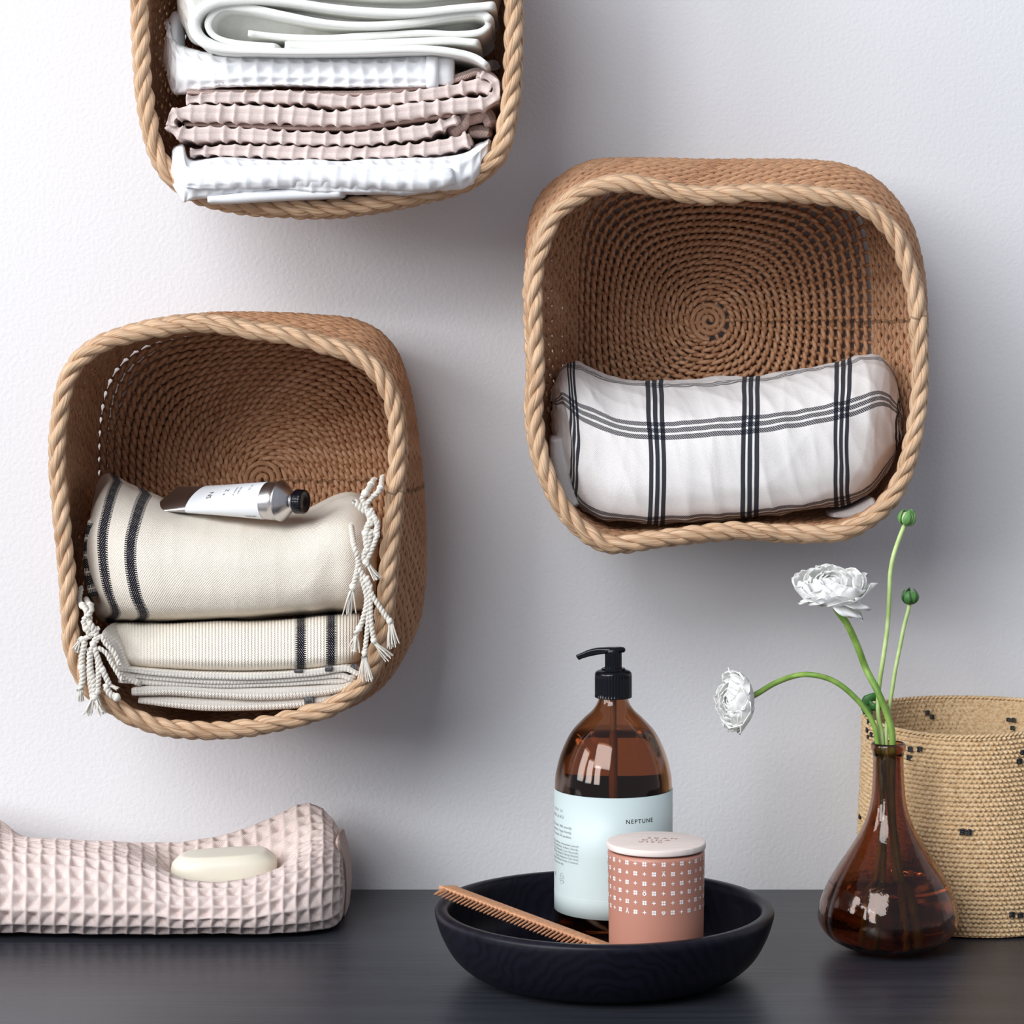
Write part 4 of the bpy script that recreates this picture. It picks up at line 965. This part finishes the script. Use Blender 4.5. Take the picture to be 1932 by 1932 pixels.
path = [(vx-.012, vy+.008, .012), (vx-.004, vy+.004, .085), P(1664,1400,zs+.004), P(1657,1350,zs+.004), P(1658,1300,zs+.004), P(1666,1245,zs), P(1674,1185,zs), P(1678,1120,zs), P(1680,1080,zs), P(1686,1048,zs), P(1697,1015,zs), P(1707,990,zs)]
tube_obj('stem', path, [.0019]*6+[.0016]*6, PSTEM, b1, 10, n=90)
bud(b1, P(1711,978,zs), 15*PX(zs), (.25, -.1, 1), .4, (BUDP, LEAF2))
b2 = thing('ranunculus_bud', 'small dark green bud on the short right-hand stem', 'flower bud', g, loc=P(1717, 1128, 1.66))
path = [(vx+.010, vy+.010, .012), (vx+.003, vy+.006, .085), P(1672,1400,zs+.005), P(1676,1350,zs+.005), P(1682,1310,zs), P(1689,1265,zs), P(1698,1220,zs), P(1706,1180,zs), P(1714,1150,zs), P(1716,1138,zs)]
tube_obj('stem', path, [.0020]*5+[.0014]*5, PSTEM, b2, 10, n=90)
bud(b2, P(1717,1127,zs), 14*PX(zs), (.05, -.05, 1), 1.3, (LEAF2, LEAF))
# curled leaf where the stems cross
def leaf(parent, pts, z, r):
    q, _ = resample([P(u, v, z+dz) for u, v, dz in pts], 14); T = norm(np.gradient(q, axis=0)); sd = norm(np.cross(T, [.25, 1, .3])); V = []
    for i in range(14):
        w = r*math.sin(PI*(.08+.86*i/13))
        for g_ in (-1, -.5, 0, .5, 1): V.append(q[i]+sd[i]*w*g_*(1+.15*math.sin(i*1.9))+np.array([0, -.0012*(1-g_*g_), 0]))
    o = pmesh('leaf', V, grid_faces(14, 5), LEAF, parent); s_ = o.modifiers.new('thickness', 'SOLIDIFY'); s_.thickness = .0006
leaf(f2, [(1664,1330,-.004),(1652,1316,-.006),(1640,1318,-.007),(1632,1330,-.006),(1630,1348,-.004)], 1.672, .0036)
leaf(f2, [(1640,1322,-.006),(1648,1334,-.007),(1660,1332,-.006),(1664,1320,-.004)], 1.670, .0032)
leaf(f2, [(1634,1330,-.005),(1640,1345,-.006),(1632,1352,-.005)], 1.670, .0024)

# ------------------------------------------------------------------ crocheted raffia basket
kx, ky, kr = .3180, -.0845, .0805
RAF = M('natural_raffia', (.70, .51, .30), .6, Specular_IOR_Level=.2); f = RAF.noise(RAF.uv(1, 1, 1, obj=True), 420, 3); RAF.color(RAF.ramp(f, [(.28, (.50, .31, .15)), (.5, (.70, .50, .29)), (.75, (.80, .63, .41))])); RAF.bump(f, .5, .0006); RAF = RAF.m
t = thing('raffia_basket', 'crocheted natural raffia basket with small black stitches behind the vase', 'basket', loc=(kx, ky, 0))
NR, NS = 43, 138
def rimz(a): return .1475+.0035*np.cos(a-2.6)-.0015*np.cos(2*a+.5)   # wavy top edge
def kcyl(a, h, off=0):
    """a angle from the room side, h 0..1 up the wall"""
    h = np.asarray(h); z = .0012+h*(rimz(a)-.0012); r = kr*(.955+.045*np.minimum(1, h*6))*(1-.035*h)+.0010*np.sin(3*a+h*4)+off
    r = np.minimum(r, .0825)
    return np.stack([kx+r*np.sin(a), ky-r*np.cos(a), z], -1)
na, nh = NS*5, NR*4
aa = np.arange(na)/na*2*PI; hh = np.linspace(0, 1, nh+1)
Ag, Hg = np.meshgrid(aa, hh, indexing='ij')
rowf = Hg*NR; sf = Ag/(2*PI)*NS+.45*np.floor(rowf)+.25*(rowf % 1)
wobs = np.sin(np.floor(rowf)*12.9898+np.floor(sf)*78.233)*43758.5453; wobs = wobs-np.floor(wobs)
fr = np.abs(np.sin(PI*(rowf % 1))); fs = np.abs(np.sin(PI*(sf % 1)))
bmp = (fr**.8)*(fs**.9)*(.75+.5*wobs)
off = (.0034*bmp-.0016)
G = kcyl(Ag, Hg, off)
F = grid_faces(na, nh+1, True, False)
uvk = np.stack([Ag, Hg], -1).reshape(-1, 2)
pmesh('crocheted_wall', G.reshape(-1, 3), F, RAF, t, True, uvk)
Gi = kcyl(Ag[::1], Hg, -.0022-off*.9)[::2, ::2]; pmesh('inner_lining', Gi.reshape(-1, 3), grid_faces(Gi.shape[0], Gi.shape[1], True, False)[:, ::-1], RAF, t, True)
ae = np.arange(900)/900*2*PI; e = kcyl(ae, np.ones(900), -.0010); ee = Acc()
for q in (0, 1):
    x = ae*NS*.5+q*PI; w = e+np.stack([np.sin(ae)*np.cos(x)*.0010, -np.cos(ae)*np.cos(x)*.0010, .0006+np.sin(x)*.0006], 1); ee.add(*tube(w, .0010, 5, True, ref=np.array([0, 0, 1.])))
ee.build('rim', RAF, t)
V = []; 
for r_ in np.linspace(.002, kr*.955, 14):
    for k in range(64): a = k/64*2*PI; V.append((kx+r_*math.sin(a), ky-r_*math.cos(a), .0012))
pmesh('base', V, grid_faces(14, 64, False, True), RAF, t)
BLK = M('black_raffia', (.012, .012, .016), .45).m
def knot(u, v, w, hgt, back=False):
    """a dark stitch at photo pixel u, v on the front (or inner back) wall"""
    for zc in ((ky-kr+CD), ):
        pass
    zz = CD+ky-(-kr if back else kr)*.9
    for _ in range(6):
        x, y, z = P(u, v, zz); s_ = max(-1, min(1, (x-kx)/kr)); c_ = math.sqrt(max(0, 1-s_*s_)); zz = CD+ky+(kr if back else -kr)*c_*.965
    a = math.atan2(s_, -c_ if back else c_); h = z/float(rimz(a)); rr_ = .0035 if back else .0003
    ac = QAcc()
    for q in range(3):
        pts = []
        for i in range(6):
            f_ = i/5; pts.append(kcyl(a+((-.5+f_)*w*(1 if q != 1 else .8))/kr*PX(1.69), h+((q-1)*.30*hgt*PX(1.69)+.15*math.sin(f_*PI)*hgt*PX(1.69))/.147, (-.0042 if back else .0012)+(.0006 if not back else -.0006)*math.sin(f_*PI)))
        ac.add(*tube(np.array(pts), .0009, 5))
    ac.build('black_stitch', BLK, t)
for (u, v, w_, h_) in ((1716,1414,9,10),(1734,1414,9,10),(1714,1430,9,9),(1815,1570,10,12),(1827,1571,9,12),(1925,1437,9,10),(1931,1420,8,8),(1907,1727,9,11),(1923,1728,10,9),(1634,1362,5,10),(1630,1376,5,9),(1640,1386,6,8),(1619,1543,4,10),(1633,1390,5,6)):
    knot(u, v, w_, h_)
for (u, v, w_, h_) in ((1745,1344,8,7),(1754,1352,8,7),(1912,1357,8,6),(1922,1358,7,8),(1920,1373,8,7)): knot(u, v, w_, h_, True)

# ------------------------------------------------------------------ pink waffle towel and soap
t = thing('waffle_towel', 'pale pink waffle towel folded on the black sideboard at left', 'towel', loc=(-.25, -.10, 0))
def ws(u, B, C, D, E, Fv, G_, H=.035):
    zbk = min(1.843, G_[1]+.025)
    pts = [(.0034, zbk), (.0032, B[1]+.05), (.0032, B[1]+.006), (B[0]+.006, B[1]-.004), C, D, E, Fv, (((Fv[0]+G_[0])/2)+.001, (Fv[1]+G_[1])/2), G_, (G_[0]*.55, zbk+.002)]
    return [((u-U0)*z/FPX, z-CD, h) for h, z in pts]
st = [ws(-330, (0,1.69),(.02,1.676),(.045,1.685),(.066,1.715),(.072,1.76),(.082,1.81)),
 ws(-160, (0,1.69),(.02,1.676),(.045,1.685),(.066,1.715),(.070,1.76),(.080,1.81)),
 ws(-60, (0,1.69),(.02,1.676),(.043,1.683),(.063,1.712),(.067,1.755),(.072,1.805)),
 ws(0, (0,1.69),(.02,1.676),(.042,1.682),(.061,1.71),(.062,1.75),(.063,1.80)),
 ws(40, (0,1.69),(.02,1.675),(.041,1.681),(.059,1.708),(.060,1.75),(.050,1.80)),
 ws(90, (0,1.69),(.02,1.675),(.040,1.681),(.058,1.708),(.059,1.75),(.044,1.80)),
 ws(160, (0,1.688),(.019,1.674),(.039,1.680),(.056,1.706),(.0575,1.75),(.044,1.80)),
 ws(230, (0,1.687),(.019,1.673),(.037,1.679),(.053,1.704),(.0555,1.75),(.045,1.80)),
 ws(295, (0,1.687),(.018,1.673),(.034,1.678),(.0465,1.701),(.044,1.745),(.0465,1.80)),
 ws(345, (0,1.687),(.016,1.673),(.030,1.677),(.0410,1.697),(.029,1.745),(.047,1.80)),
 ws(410, (0,1.687),(.016,1.673),(.030,1.677),(.0395,1.695),(.026,1.745),(.050,1.805)),
 ws(470, (0,1.688),(.016,1.674),(.031,1.678),(.0415,1.697),(.029,1.748),(.056,1.810)),
 ws(520, (0,1.690),(.018,1.677),(.035,1.682),(.0460,1.702),(.038,1.752),(.0640,1.812)),
 ws(560, (0,1.693),(.019,1.681),(.038,1.687),(.0510,1.707),(.052,1.755),(.0725,1.812)),
 ws(595, (0,1.700),(.020,1.690),(.040,1.696),(.0545,1.715),(.060,1.758),(.0730,1.811)),
 ws(622, (0,1.708),(.020,1.700),(.039,1.706),(.0530,1.725),(.059,1.762),(.0655,1.808)),
 ws(640, (.002,1.720),(.019,1.714),(.036,1.719),(.0470,1.735),(.052,1.765),(.0560,1.800))]
wpt = waffle(.0106, .0056, 0, u0=.002, v0=.004, wob=.035)
loft('towel_body', st, PINK, t, 500, 280, wpt, (.008, .006), lump=.0007, lumpscale=80, seed=21)
ribbon('hem', [(637,1590,4),(645,1630,6),(648,1680,6),(645,1728,5)], 1.752, 1.80, PINKH, t, 60, 30, lump=.0006, seed=3)
SOAP = M('cream_soap', (.80, .765, .645), .42, Subsurface_Weight=.35, Subsurface_Scale=.006); SOAP = SOAP.m
sx_, sy_, sz_ = P(423, 1600, 1.742)[0], -.108, .0300
t = thing('soap_bar', 'cream oval soap bar lying on the pink waffle towel', 'soap', loc=(sx_, sy_, sz_))
ra = math.radians(5); rings = []
ctr = np.array([sx_, sy_, sz_])
for f_, h in ((.0, 0), (.70, 0), (.90, .0002), (.955, .0008), (.985, .0028), (1.0, .0060), (1.0, .0115), (.985, .0145), (.96, .0160), (.90, .0180), (.82, .0205), (.79, .0210), (.74, .0212), (.3, .0212), (.0, .0212)):
    R_ = []
    for k in range(96):
        a = k/96*2*PI; ca, sa = math.cos(a), math.sin(a); n_ = 3.0; x = .0385*f_*np.sign(ca)*abs(ca)**(2/n_); y = .0215*f_*np.sign(sa)*abs(sa)**(2/n_)
        R_.append(ctr+np.array([x*math.cos(ra)-y*math.sin(ra), x*math.sin(ra)+y*math.cos(ra), h+x*.04]))
    rings.append(np.array(R_))
ringmesh('soap_body', rings, SOAP, t)
